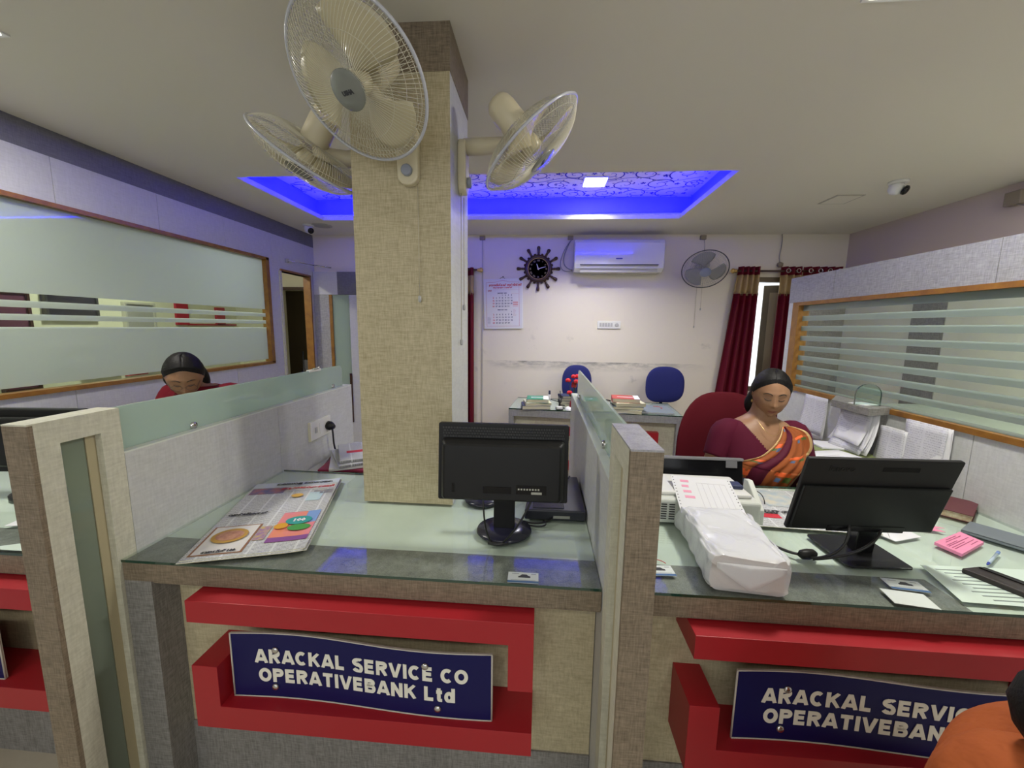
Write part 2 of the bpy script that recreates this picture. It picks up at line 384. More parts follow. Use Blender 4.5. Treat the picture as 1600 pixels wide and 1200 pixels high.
# ------------------------------------------------------------------ room shell
XL, XR, YB, YF, ZC = -2.66, 3.17, 4.6, -2.2, 2.53
box(-4.4, 3.3, YF - .1, 6.6, -.06, 0).build('floor', floorm)['kind'] = 'structure'
RX0, RX1, RY0, RY1 = -2.17, 1.23, 2.82, 3.96
cb = MB()
cb.box(XL - .1, XR + .1, YF - .1, RY0, ZC, ZC + .04); cb.box(XL - .1, XR + .1, RY1, YB + .1, ZC, ZC + .04)
cb.box(XL - .1, RX0, RY0, RY1, ZC, ZC + .04); cb.box(RX1, XR + .1, RY0, RY1, ZC, ZC + .04)
ceiling = cb.build('ceiling', ceilm); ceiling['kind'] = 'structure'
g = .13
trayw = pmat('tray_side_blue_glow', (.24, .24, .62), .7)  # saturated blue glow of the rope lights put into the side colour
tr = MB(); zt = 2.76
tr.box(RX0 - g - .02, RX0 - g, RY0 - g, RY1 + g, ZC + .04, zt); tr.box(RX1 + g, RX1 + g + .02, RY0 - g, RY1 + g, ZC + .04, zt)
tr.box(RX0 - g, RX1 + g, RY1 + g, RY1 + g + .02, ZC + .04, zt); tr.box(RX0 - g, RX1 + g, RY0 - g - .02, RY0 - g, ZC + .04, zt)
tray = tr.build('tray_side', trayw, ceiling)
MB().box(RX0 - g - .02, RX1 + g + .02, RY0 - g - .02, RY1 + g + .02, zt, zt + .02).build('tray_panel', pmat('tray_panel_cream', (.92, .84, .30), .7), ceiling)
# floral scroll print on the tray panel
def scroll_print():
    mb = MB(); zz = zt - .0015; rnd = random.Random(11)
    def ribbon(pts, w0, w1):
        n = len(pts); A = []; B = []
        for i, p in enumerate(pts):
            t = (pts[min(i + 1, n - 1)] - pts[max(i - 1, 0)]).normalized(); nn = Vector((-t.y, t.x, 0)); ww = (w0 + (w1 - w0) * i / (n - 1)) / 2
            A.append(p + nn * ww); B.append(p - nn * ww)
        mb.grid([A, B], smooth=False)
    def blob(c, r, a=0, el=1.0, n=8):
        mb.add([c + Vector((r * el * math.cos(q) * math.cos(a) - r * math.sin(q) * math.sin(a), r * el * math.cos(q) * math.sin(a) + r * math.sin(q) * math.cos(a), 0)) for q in [2 * PI * k / n for k in range(n)]], [list(range(n))])
    def ok(p): return RX0 - g < p.x < RX1 + g and RY0 - g < p.y < RY1 + g
    def spiral(c, R_, a0, sgn, turns=1.6):
        pts = []; n = 40
        for i in range(n + 1):
            t = i / n; r = R_ * (1 - t) ** .8 + .006; a = a0 + sgn * turns * 2 * PI * t; pts.append(c + Vector((r * math.cos(a), r * math.sin(a), 0)))
        pts = [p for p in pts if ok(p)]
        if len(pts) > 4:
            ribbon(pts, .012, .005)
            for i in range(3, len(pts) - 8, 5):
                t = (pts[i + 1] - pts[i]).normalized(); nn = Vector((-t.y, t.x, 0)) * sgn * -1
                q = pts[i] + nn * .022
                if ok(q): blob(q, .006, math.atan2(nn.y, nn.x), 2)
    y = RY0 - .02; row = 0
    while y < RY1 + .1:
        x = RX0 - .05 + (row % 2) * .14
        while x < RX1 + .12:
            spiral(Vector((x, y, zz)), rnd.uniform(.07, .12), rnd.uniform(0, 6.28), rnd.choice((-1, 1)), rnd.uniform(1.1, 1.7))
            fx = Vector((x + .15, y + rnd.uniform(-.06, .06), zz))
            if ok(fx):
                for k in range(5): a = k * 1.2566 + x; blob(fx + Vector((math.cos(a), math.sin(a), 0)) * .014, .007, a, 1.7)
            for k in range(6):
                q = Vector((x + rnd.uniform(0, .28), y + rnd.uniform(-.12, .12), zz))
                if ok(q): blob(q, rnd.uniform(.004, .008), rnd.uniform(0, 6), 1.8)
            x += .29
        pts = [Vector((RX0 - .1 + k * .05, y + .12 + .05 * math.sin(k * .55 + row), zz)) for k in range(int((RX1 - RX0 + .2) / .05))]
        ribbon([p for p in pts if ok(p)], .007, .007)
        y += .235; row += 1
    mb.build('scroll_print', pmat('scroll_print_ink', (.05, .035, .12), .8), ceiling, fix=False)
scroll_print()
# blue rope lights lying on the ledge of the tray
blue_e = emis('blue_led', (.002, .002, 1.0), 58)
for i, (a, b) in enumerate((((RX0 - .06, RY1 + .06), (RX1 + .06, RY1 + .06)), ((RX0 - .06, RY0 - .06), (RX1 + .06, RY0 - .06)), ((RX0 - .06, RY0 - .06), (RX0 - .06, RY1 + .06)), ((RX1 + .06, RY0 - .06), (RX1 + .06, RY1 + .06)))):
    o = MB().tube([(a[0], a[1], ZC + .055), (b[0], b[1], ZC + .055)], .012, 8).build('rope_light', blue_e)
    tag(o, ('blue rope light on the ledge of the ceiling tray, along its back edge', 'blue rope light on the ledge of the ceiling tray, along its near edge',
            'blue rope light on the ledge of the ceiling tray, along its left end', 'blue rope light on the ledge of the ceiling tray, along its right end')[i], 'led light', 'blue rope lights in the ceiling tray')

# walls
def struct(name, mb, mats, **k): o = mb.build(name, mats, **k); o['kind'] = 'structure'; return o
# back wall with a window opening behind the curtains
WX0, WX1, WZ0, WZ1 = 2.16, 3.0, .85, 2.09
struct('wall_back', MB().box(-2.2, WX0, YB, YB + .12, 0, ZC).box(WX0, WX1, YB, YB + .12, 0, WZ0).box(WX0, WX1, YB, YB + .12, WZ1, ZC).box(WX1, XR + .1, YB, YB + .12, 0, ZC).box(-2.7, -2.2, YB, YB + .12, 1.86, ZC), wallm)
wb = box(-2.70, -.70, YB - .012, YB, ZC - .001, ZC)  # thin cornice shadow line
struct('wall_right', box(XR, XR + .12, YF, YB + .1, 0, ZC), pinkw)
FX0, FX1, FZ0, FZ1 = -2.0, 2.2, .75, 2.15  # opening cut for the added daylight window
struct('wall_front', MB().box(-4.4, FX0, YF - .12, YF, 0, ZC).box(FX1, XR + .12, YF - .12, YF, 0, ZC).box(FX0, FX1, YF - .12, YF, 0, FZ0).box(FX0, FX1, YF - .12, YF, FZ1, ZC), wallm)
struct('window_added', MB().box(FX0, FX1, YF - .09, YF - .03, FZ0, FZ0 + .05).box(FX0, FX1, YF - .09, YF - .03, FZ1 - .05, FZ1).box(FX0, FX0 + .05, YF - .09, YF - .03, FZ0, FZ1).box(FX1 - .05, FX1, YF - .09, YF - .03, FZ0, FZ1).box(.075, .125, YF - .09, YF - .03, FZ0, FZ1), pmat('window_frame_brown', (.13, .10, .06), .5))  # added window, unseen behind the camera, throws frontal daylight on the counters
_p = bpy.data.lights.new('window_added_portal', 'AREA'); _p.shape = 'RECTANGLE'; _p.size = FX1 - FX0; _p.size_y = FZ1 - FZ0; _p.cycles.is_portal = True
_po = bpy.data.objects.new('window_added_portal', _p); C.objects.link(_po); _po.location = ((FX0 + FX1) / 2, YF - .13, (FZ0 + FZ1) / 2); _po.rotation_euler = (PI / 2, 0, 0)  # portal for sky light through the added window
# left wall : laminate clad partition with a long glazed opening and a doorway
LW0, LW1, LZ0, LZ1 = -1.9, 3.80, 1.14, 2.145
DY0, DY1, DZ = 3.97, 4.50, 2.05
lw = MB()
lw.box(XL - .08, XL, YF, YB, 2.39, ZC, 1)                  # slate fascia
for a, b in ((YF, -1.2), (-1.2, -.1), (-.1, 1.0), (1.0, 2.10), (2.10, 2.70), (2.70, 3.28), (3.28, 3.86), (3.86, YB)):
    lw.box(XL - .08, XL, a + .0015, b - .0015, LZ1, 2.39, 0)
for a, b in ((YF, -.2), (-.2, .95), (.95, 2.07), (2.07, 3.3), (3.3, 3.95)):
    lw.box(XL - .08, XL, a + .0015, b - .0015, 0, LZ0, 0)
lw.box(XL - .08, XL, YF, LW0, LZ0, LZ1, 0); lw.box(XL - .08, XL, LW1, DY0, LZ0, LZ1, 0)
lw.box(XL - .08, XL, DY0, DY1, DZ, LZ1, 0); lw.box(XL - .08, XL, DY1, YB, 0, LZ1, 0)
lw.box(XL - .07, XL - .012, YF, DY0, 0, LZ0, 2); lw.box(XL - .07, XL - .012, YF, DY0, LZ1, ZC, 2)
leftlam = linen('lilac_grey_laminate', (.43, .43, .46), (.56, .56, .60), f=140, s=20, spread=.22)
struct('wall_left', lw, [leftlam, darkgrey, inkm])
wf = MB(); t = .045
wf.box(XL - .06, XL + .012, LW0, LW1, LZ0 - .012, LZ0 + .012); wf.box(XL - .06, XL + .012, LW0, LW1, LZ1 - .02, LZ1 + .004)
wf.box(XL - .06, XL + .012, LW1 - t, LW1, LZ0, LZ1)
win1 = struct('window_1', wf, wood)
rows = ((1.62, 1.658), (1.551, 1.585), (1.484, 1.519), (1.14, 1.175))
frL = frosted('frosted_film_left', (.58, .65, .60), clear=.06, bands=rows, ctint=(.85, .92, .86))
box(XL - .035, XL - .03, LW0, LW1 - t, LZ0, LZ1).build('pane', frL, win1)
d1 = MB(); d1.box(XL - .07, XL + .012, DY0 - .02, DY0 + .01, 0, DZ, 1); d1.box(XL - .07, XL + .012, DY1 - .022, DY1, 0, DZ + .02); d1.box(XL - .07, XL + .012, DY0, DY1, DZ, DZ + .02)
struct('door_1', d1, [wood, cream])
# the office seen through the left glazing and doorway
struct('wall_far', MB().box(-4.4, -4.3, YF, 6.6, 0, ZC), pmat('office_cream_paint', (.72, .70, .52), .8))
struct('wall_far_back', MB().box(-4.4, -3.62, 5.4, 5.5, 0, ZC).box(-3.62, -3.12, 5.4, 5.5, 1.98, ZC).box(-3.12, XL, 5.4, 5.5, 0, ZC).box(XL - .1, XL - .03, YB + .0, 5.5, 0, ZC), pmat('office_cream_paint_pale', (.66, .64, .50), .8))
struct('ceiling_office', box(-4.4, XL - .08, YF, 6.6, ZC, ZC + .04), ceilm)
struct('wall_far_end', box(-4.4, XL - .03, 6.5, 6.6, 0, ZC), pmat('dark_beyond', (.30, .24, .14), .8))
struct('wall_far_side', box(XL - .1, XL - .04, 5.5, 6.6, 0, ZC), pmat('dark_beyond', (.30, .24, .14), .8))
struct('door_2', MB().box(-3.66, -3.62, 5.36, 5.42, 0, 1.98).box(-3.12, -3.08, 5.36, 5.42, 0, 1.98).box(-3.66, -3.08, 5.36, 5.42, 1.98, 2.02), darkwood)
# pillar
pl = MB(); PX0, PX1, PY0, PY1 = -.694, -.336, 1.473, 1.80
pl.box(PX0, PX1, PY0, PY1, .8225, 2.378, 0, mis=[0, 0, 0, 0, 0, 1])
pillar = struct('pillar', pl, [pillar_m, pale])
box(PX0 - .002, PX1 + .002, PY0 - .002, PY1 + .002, 2.378, ZC).build('pillar_band', brown, pillar, bevel=0)

# ------------------------------------------------------------------ lights the room has
def area(name, loc, size, watts, col, parent=None, spread=PI):
    l = bpy.data.lights.new(name, 'AREA'); l.shape = 'SQUARE'; l.size = size; l.energy = watts; l.color = col; l.spread = spread
    o = bpy.data.objects.new(name, l); C.objects.link(o)
    o.location = loc
    if parent: o.parent = parent
    return o
WARM = (1, .965, .88)
for i, (x, y, wt) in enumerate(PANELS):
    lab = ['square white ceiling light panel at the upper left frame edge above the counters', 'square white ceiling light panel above the right counter', 'square white ceiling light panel over the customer side, middle one',
           'square white ceiling light panel over the customer side on the right', 'square white ceiling light panel over the customer side on the left'][i]
    t_ = thing('ceiling_light', lab, 'ceiling light', (x, y, ZC), group='square ceiling light panels')
    MB().box(-.11, .11, -.11, .11, -.006, 0).build('frame', white, t_)
    MB().box(-.095, .095, -.095, .095, -.009, -.006).build('diffuser', emis('panel_glow', (1, .97, .9), 9), t_)
    area('lamp_glow', (0, 0, -.012), .19, wt, WARM, t_)
t_ = thing('ceiling_light', 'small square white ceiling light lit in the blue scroll patterned tray', 'ceiling light', (.415, 3.66, zt))
MB().box(-.10, .10, -.11, .11, -.008, 0).build('frame', white, t_)
MB().box(-.09, .09, -.10, .10, -.011, -.008).build('diffuser', emis('panel_glow_tray', (1, 1, .98), 14), t_)
area('lamp_glow', (0, 0, -.014), .18, 22, (1, .98, .95), t_, spread=2.1)
t_ = thing('ceiling_light', 'square ceiling light switched off, thin frame, near the right dome camera', 'ceiling light', (2.265, 3.43, ZC))
MB().box(-.10, .10, -.11, .11, -.004, 0).build('frame', pmat('light_frame_grey', (.38, .36, .31), .6), t_)
MB().box(-.085, .085, -.095, .095, -.006, -.004).build('diffuser', ceilm, t_)
for i, (x, y, wt) in enumerate(((-3.5, 1.0, 22), (-3.5, 3.4, 22), (2.65, 1.75, 30))):
    t_ = thing('ceiling_light', ('square ceiling light in the left office, nearer one', 'square ceiling light in the office behind the left glazing, farther one', 'square ceiling light over the cubicle behind the right striped glazing')[i], 'ceiling light', (x, y, ZC))
    MB().box(-.11, .11, -.11, .11, -.006, 0).build('frame', white, t_)
    MB().box(-.095, .095, -.095, .095, -.009, -.006).build('diffuser', emis('panel_glow', (1, .97, .9), 9), t_)
    area('lamp_glow', (0, 0, -.012), .19, wt, WARM, t_)

# ------------------------------------------------------------------ counters
def counter(name, label, x0, x1, yb, strip_to, leg, bars, bx0, bx1, cx0=None):
    t_ = thing(name, label, 'counter', ((x0 + x1) / 2, 1.02, 0))
    W = dict(parent=t_, world=True); YC = 1.02
    MB().box(x0, x1, YC, yb, .775, .812).build('top_slab', toplam, **W)
    s = MB(); s.box(x0, strip_to, YC + .001, 1.155, .812, .8135).build('grey_edge_strip', greyl, **W)
    MB().box(x0, x1, YC - .008, YC, .755, .8125).box(x0, x1, YC, 1.09, .745, .775).build('front_edge', brown, **W)
    MB().box(x0 + .001, x1 - .001, YC - .012, yb, .8145, .8225, mis=[0, 0, 1, 1, 0, 0]).build('glass_top', [glassmat, glassedge], **W)
    MB().box(x0, x1, 1.10, 1.125, .19, .745).build('front_panel', creamy, **W)
    MB().box(x0, x1, 1.095, 1.12, 0, .19).build('skirting', greyl, **W)
    if leg: MB().box(x0, x0 + .085, YC - .008, 1.11, 0, .755).build('side_leg', greyl, **W)
    MB().box(x0 + .02, x0 + .04, 1.125, yb - .05, 0, .775).box(x1 - .04, x1 - .02, 1.125, yb - .05, 0, .775).build('side_board', pale, **W)
    yf, yp = .96, 1.10
    for kind_ in ('upper', 'lower'):
        m = MB()
        if kind_ == 'upper':
            pts = [(bx0, .675), (bx1 - .068, .675), (bx1 - .068, .537), (bx1, .537), (bx1, .742), (bx0, .742)]
        else:
            pts = [(bx0, .537), (bx0, .335), (bx1, .335), (bx1, .408), (bx0 + .078, .408), (bx0 + .078, .537)]
        M = Matrix(((1, 0, 0, 0), (0, 0, 1, yf), (0, 1, 0, 0), (0, 0, 0, 1)))
        m.prism(pts, yp - yf, M)
        m.build('red_bracket', redlam, **W, bevel=.001)['label'] = f'{kind_} L-shaped red bracket'
    return t_
counter('service_counter', 'middle service counter with glass top, between the two low dividers, pillar standing on it', -1.228, .178, 1.765, .178, True, True, -.99, -.003)
counter('service_counter', 'right service counter with glass top, where the woman in the sari sits', .247, 1.742, 1.815, 1.12, False, True, .412, 1.40)
counter('service_counter', 'left service counter, only its right end in view beyond the left divider', -2.655, -1.297, 1.765, -1.297, False, True, -2.45, -1.38)

def divider(label, x0, x1, yp0, yp1, ye, ztop, zg, yg1, side, seams):
    t_ = thing('counter_divider', label, 'divider', ((x0 + x1) / 2, yp0, 0)); W = dict(parent=t_, world=True)
    # post: brown front strip, cream side frame around a recess
    MB().box(x0, x1, yp0, yp0 + .012, 0, ztop - .004).build('post_front', brown, **W)
    fr = MB(); a = yp0 + .012
    fr.box(x0, x1, a, a + .05, 0, ztop - .004); fr.box(x0, x1, yp1 - .055, yp1, .0, ztop - .004); fr.box(x0, x1, a + .05, yp1 - .055, ztop - .062, ztop - .004)
    fr.build('post_frame', cream, **W)
    MB().box(x0, x1, yp0, yp1, ztop - .004, ztop).build('post_cap', lightgrey if side else cream, **W)
    xm = (x0 + x1) / 2
    MB().box(xm - .012, xm + .012, a + .05, yp1 - .082, 0, ztop - .062).build('frosted_insert', frosted('insert_glass', (.36, .42, .34), clear=0), **W)
    MB().box(xm - .014, xm + .014, yp1 - .080, yp1 - .055, 0, ztop - .062).build('insert_liner', pmat('liner', (.40, .35, .22), .6), **W)
    b = MB(); ys = [yp1] + seams + [ye]
    for p, q in zip(ys[:-1], ys[1:]): b.box(x0, x1, p + .001, q - .001, 0, 1.132)
    b.build('panel', pale, **W)
    MB().box(x0, x1, yp1, ye, 1.132, 1.137).build('panel_cap', pmat('pale_edge', (.62, .66, .60), .5), **W)
    # frosted screen with rounded far corner
    poly = [(yp1, 1.137), (yg1, 1.137), (yg1, zg - .03)] + [(yg1 - .03 + .03 * math.cos(a_), zg - .03 + .03 * math.sin(a_)) for a_ in (.4, .8, 1.2)] + [(yg1 - .03, zg), (yp1, zg)]
    M = Matrix(((0, 0, 1, xm - .004), (1, 0, 0, 0), (0, 1, 0, 0), (0, 0, 0, 1)))
    MB().prism(poly, .008, M).build('frosted_screen', frost, **W)
    for y in (yp1 + .27, yg1 - .12):
        MB().lathe([(.004, -.013), (.012, -.012), (.013, 0), (.012, .012), (.004, .013)], TR(xm, y, 1.15, ry=PI / 2), 14).build('glass_clip', chrome, **W)
    return t_
divL = divider('low divider with frosted screen left of the middle counter, socket on its side', -1.297, -1.23, .845, 1.058, 2.487, 1.270, 1.268, 2.43, False, [1.755])
divR = divider('low divider with frosted screen between middle and right counters, lilac grey post top', .18, .245, .78, 1.0, 2.36, 1.284, 1.285, 2.28, True, [])

# ------------------------------------------------------------------ bank signs
def bank_sign(x0, label, wdt=.78, tilt=0):
    z0, z1, y = .410, .617, 1.0
    t_ = thing('bank_sign', label, 'sign', (x0 + wdt / 2, y, z0), group='blue bank name signs'); zc = (z1 - z0) / 2
    P = []; n = 24
    def warp(u): return .010 * math.sin(u * PI * 1.6 + .4) - .006
    for side in (0, 1):
        for zz in (0, z1 - z0):
            P.append([Vector(((i / n - .5) * wdt, warp(i / n) + side * .006, zz + (.004 * math.sin(i / n * 7)) * (zz > 0))) for i in range(n + 1)])
    m = MB(); m.grid([P[0], P[1]], smooth=True); m.grid([P[2], P[3]]); m.grid([P[1], P[3]], mi=1); m.grid([P[0], P[2]], mi=1)
    m.add([P[0][0], P[1][0], P[3][0], P[2][0]], [(0, 1, 2, 3)], 1); m.add([P[0][-1], P[1][-1], P[3][-1], P[2][-1]], [(0, 1, 2, 3)], 1)
    m.build('board', [signblue, pmat('sign_white_edge', (.55, .52, .45), .5)], t_, fix=False)
    e = MB(); zz = z1 - z0
    e.tube([p + Vector((0, -.001, 0)) for p in P[0]], .0022, 4); e.tube([p + Vector((0, -.001, 0)) for p in P[1]], .0022, 4)
    e.tube([P[0][0], P[1][0]], .0028, 4); e.tube([P[0][-1], P[1][-1]], .0028, 4)
    e.build('edging', pmat('sign_white_edge', (.55, .52, .45), .5), t_)
    letters = pmat('sign_lettering_white', (.80, .78, .68), .5)
    for txt, sx, dx, zo, nm in (('ARACKAL SERVICE CO', 1.0, .002, .136, 'lettering'), ('OPERATIVEBANK Ltd', 1.0, -.012, .074, 'lettering')):
        M = TR(dx, -.0, zo) @ FRONT
        bts_, wd_ = block_text(txt, .045); want = .64 if txt[0] == 'A' else .595; k = want / wd_
        for bt_ in bts_:
            for v in bt_.v:
                x_, z_ = v.x * k + dx, v.y + zo; v.x, v.y, v.z = x_, warp(x_ / wdt + .5) - .0016, z_
            bt_.build('word', letters, t_, fix=False, solid=.0012)
    for sx_, sz in ((-.255, .158), (.20, .160), (-.262, .036), (.235, .028)):
        MB().lathe([(.0105, -.002), (.0105, .004), (.007, .007), (.002, .0075)], TR(sx_, warp(sx_ / wdt + .5), sz, rx=PI / 2), 14).build('screw_cap', chrome, t_)
    return t_
bank_sign(-.897, 'blue bank name sign on the middle counter front between red brackets, fully visible')
bank_sign(.545, 'blue bank name sign on the right counter front, right end behind the person in orange')
bank_sign(-2.425, 'blue bank name sign at the left frame edge, only its right end in view')

# ------------------------------------------------------------------ right glazed partition
RP = 1.742
rp = thing('glazed_partition', 'tall right partition of grey laminate with horizontally striped frosted glazing in wood frame', 'partition', (RP, 2.9, 0)); W = dict(parent=rp, world=True)
m = MB()
for a, b in ((-.6, .5), (.5, 1.70), (1.70, 3.03)): m.box(RP, RP + .06, a + .0015, b - .0015, 0, 1.125)
m.build('lower_panel', pale, **W)
m = MB()
for a, b in ((-.6, .72), (.72, 1.72), (1.72, 2.60), (2.60, 3.03)): m.box(RP - .004, RP + .064, a + .0015, b - .0015, 1.715, 1.885)
m.build('top_fascia', lightgrey, **W)
MB().box(RP - .001, RP + .06, 2.965, 3.03, 1.125, 1.715).build('end_stile', pale, **W)
MB().box(RP - .012, RP + .06, -.6, 2.965, 1.118, 1.142).box(RP - .012, RP + .06, -.6, 2.965, 1.692, 1.715).box(RP - .012, RP + .06, 2.90, 2.965, 1.142, 1.692).build('wood_frame', wood, **W)
z = 1.656; bands = []
for k in range(8): bands.append((z - .034, z)); z -= .0665
frR = frosted('frosted_film_right', (.33, .39, .365), clear=.13, bands=bands, ctint=(.92, .96, .93))
MB().box(RP + .02, RP + .026, -.6, 2.90, 1.142, 1.692).build('pane', frR, **W)
# laminate lined wall of the cubicle behind it
cub = thing('cubicle_lining', 'cream and grey laminate panels seen through the right striped glazing', 'wall panelling', (3.1, 3.9, 0)); W = dict(parent=cub, world=True)
MB().box(3.10, 3.165, 3.66, 4.58, .02, 1.80).box(3.10, 3.165, .9, 3.37, .02, 1.80).build('cream_panel', pmat('cubicle_cream', (.66, .66, .56), .6), **W)
MB().box(3.095, 3.165, 3.37, 3.66, .02, 1.80).box(2.63, 3.095, 4.42, 4.45, .02, 1.80).build('grey_panel', greyl, **W)

# ------------------------------------------------------------------ fans
clearcream = glass_thin('guard_wire_gloss', (.8, .8, .8))
wirem = pmat('guard_wire_cream', (.66, .63, .50), .25, coat=.5)
bladem = pmat('blade_cream', (.56, .50, .33), .3)
greyblade = pmat('blade_grey', (.25, .25, .25), .3)
ringm = pmat('rim_silver', (.46, .47, .52), .25, coat=.5)
darkring = pmat('rim_dark', (.05, .05, .055), .3)
def fan(label, c, n, mount, wn, cords, R=.215, mats=None, badge='USHA', roll=0, group=None, spokes=104, spin=.3, dome=.055):
    c = Vector(c); n = Vector(n).normalized(); mount = Vector(mount); wn = Vector(wn)
    bm_, wm, rm, pm = mats or (bladem, wirem, ringm, offwhite)
    t_ = thing('wall_fan', label, 'fan', mount, group=group); W = dict(parent=t_, world=True)
    M = frame_to(n, loc=c) @ Matrix.Rotation(roll, 4, 'Z')
    def guard(sgn, depth, name, rin):
        m = MB()
        for k in range(spokes):
            a = 2 * PI * k / spokes; sw = .0
            pts = []
            for i in range(9):
                t = i / 8; r = rin + (R - rin) * t; d = depth * (1 - t ** 3.2); aa = a + .22 * (1 - t) * sgn
                pts.append(M @ Vector((r * math.cos(aa), r * math.sin(aa), sgn * d)))
            m.tube(pts, .0009, 3, cap=False)
        for rr, dd in ((.62, .79), (.9, .25)):
            pts = [M @ Vector((R * rr * math.cos(a), R * rr * math.sin(a), sgn * depth * dd)) for a in [2 * PI * k / 60 for k in range(61)]]
            m.tube(pts, .0011, 3, cap=False)
        return m.build(name, wm, **W, fix=False)
    guard(1, dome, 'front_guard', .05); guard(-1, dome * .9, 'rear_guard', .05)
    MB().tube([M @ Vector((R * math.cos(a), R * math.sin(a), 0)) for a in [2 * PI * k / 72 for k in range(73)]], .0052, 6, cap=False).build('rim', rm, **W, fix=False)
    b_ = MB().lathe([(.052, dome - .006), (.053, dome + .001), (.050, dome + .004), (.02, dome + .006), (.003, dome + .0062)], M, 30).build('badge', pmat('badge_grey', (.20, .21, .19), .25) if mats is None else pmat('badge_blue_grey', (.20, .23, .32), .3), **W)
    if badge:
        bt = frame_to(n, loc=c + n * (dome + .0068))
        text('badge_lettering', badge, .015, bt @ TR(.0, -.004, 0), inkm, t_, bold=.0012, ext=.0002)
    for k in range(3):
        P = []
        for i in range(9):
            r = .028 + (.165) * i / 8; row = []
            for j in range(9):
                s_ = j / 8 - .5; wdt = .35 + .80 * math.sin(PI * (i / 8) ** .75 * .62)
                a = s_ * wdt * 1.25 + spin + k * 2 * PI / 3 + .25 * (i / 8)
                rr = r * (1 - .10 * (abs(s_) * 2) ** 2.5 * (i / 8))
                row.append(M @ Vector((rr * math.cos(a), rr * math.sin(a), .035 * s_ * (1.1 - .3 * i / 8) - .005)))
            P.append(row)
        MB().grid(P).build('blade', bm_, **W, solid=.0018, fix=False)
    MB().lathe([(.034, -.025), (.036, .0), (.034, .02), (.022, .028), (.004, .03)], M, 20).build('hub', bm_, **W)
    MB().lathe([(.046, -.052), (.050, -.065), (.050, -.15), (.046, -.175), (.034, -.192), (.012, -.2)], M, 26).build('motor_housing', pm, **W)
    # arm from the wall plate to the underside of the motor
    piv = c - n * .085; low = piv + Vector((0, 0, -.06)) if abs(n.z) < .95 else piv
    e = mount + wn * .02 + Vector((0, 0, .075)); elbow = e + wn * .07
    MB().tube([e, elbow, (elbow + low) / 2 + wn * .012, low, piv], [.030, .031, .028, .022, .022], 14).build('arm', pm, **W)
    Mp = frame_to(wn, loc=mount)
    pl_ = MB().prism(rrect(.075, .20, .034), .032, Mp).build('wall_bracket', pm, **W, bevel=.006)
    MB().lathe([(.019, .03), (.019, .045), (.014, .048)], frame_to(wn, loc=mount + Vector((0, 0, -.055))), 18).build('speed_knob', pmat('knob_grey', (.25, .27, .33), .35), **W)
    for dx, ln in cords:
        side = Vector((0, 0, 1)).cross(wn); p = mount + wn * .012 + side * dx + Vector((0, 0, -.10))
        MB().tube([p, p + Vector((.0, 0, -ln))], .0015, 5).build('pull_cord', pmat('cord_white', (.42, .38, .28), .6), **W)
        MB().lathe([(.004, 0), (.006, .006), (.006, .02), (.003, .024)], TR(p.x, p.y, p.z - ln - .02), 10).build('cord_pull', pmat('cord_end_grey', (.35, .35, .35), .4), **W)
    return t_
fan('cream wall fan on the pillar front, nearest and largest, facing the camera', (-.553, 1.238, 2.217), (-.244, -.661, -.71), (-.48, PY0, 2.105), (0, -1, 0), [(.03, .38)], roll=.4)
fan('cream wall fan on the right side of the pillar, tilted down to the right', (-.058, 1.533, 2.163), (.66, .06, -.75), (PX1, 1.625, 2.125), (1, 0, 0), [(.03, .42), (-.025, .56)], R=.207, spin=1.0, dome=.066)
fan('cream wall fan on the left side of the pillar, tilted down to the left', (-.905, 1.555, 2.150), (-.62, .17, -.765), (PX0, 1.63, 2.09), (-1, 0, 0), [], R=.207, spin=.1, dome=.066)
fan('grey and dark rimmed wall fan on the back wall beside the air conditioner', (1.60, 4.24, 2.115), (-.14, -.70, -.62), (1.66, YB, 2.12), (0, -1, 0), [(.055, .27), (-.0, .46)], R=.215, mats=(greyblade, pmat('guard_wire_grey', (.33, .33, .35), .3), darkring, pmat('fan_grey_body', (.42, .42, .42), .4)), badge=None, spin=1.6, spokes=64, dome=.05)

# ------------------------------------------------------------------ back wall items
t_ = thing('air_conditioner', 'white split air conditioner high on the back wall, reflecting blue light', 'air conditioner', (.782, YB, 2.115))
acw = pmat('ac_white', (.62, .62, .64), .12, coat=.6)
prof = [(0, .0), (-.13, .0), (-.19, .035), (-.205, .075), (-.205, .29), (-.19, .325), (0, .33)]
M = Matrix(((0, 0, 1, -.465), (1, 0, 0, 0), (0, 1, 0, 0), (0, 0, 0, 1)))
MB().prism(prof, .93, M).build('body', acw, t_, bevel=.012, seg=3)
MB().box(-.40, .40, -.175, -.155, -.004, .012).add([(-.40, -.206, .066), (.40, -.206, .066), (.40, -.163, .010), (-.40, -.163, .010)], [(0, 1, 2, 3)]).build('louvre', pmat('ac_louvre', (.45, .44, .40), .4), t_, solid=.003)
MB().box(-.405, .405, -.2085, -.2045, .062, .072).build('slot_line', darkp, t_)
MB().prism(rrect(.07, .013, .006), .001, facing(0, -.2055, .13)).build('maker_badge', pmat('badge_blue', (.02, .02, .30), .4), t_)
MB().box(.34, .41, -.2062, -.205, .292, .296).build('model_print', pmat('grey_print', (.3, .3, .35), .5), t_)
o = MB().tube([(.30, 4.585, 2.49)] + bez((.29, 4.58, 2.47), (.22, 4.58, 2.35), (.15, 4.58, 2.18), (.31, 4.56, 2.15), 16), .005, 6).tube(bez((.28, 4.585, 2.46), (.16, 4.585, 2.3), (.12, 4.585, 2.10), (.31, 4.565, 2.14), 16), .004, 6).build('power_cable', pmat('grey_cable', (.22, .22, .23), .5))
tag(o, 'thin grey looping cable left of the air conditioner', 'cable')
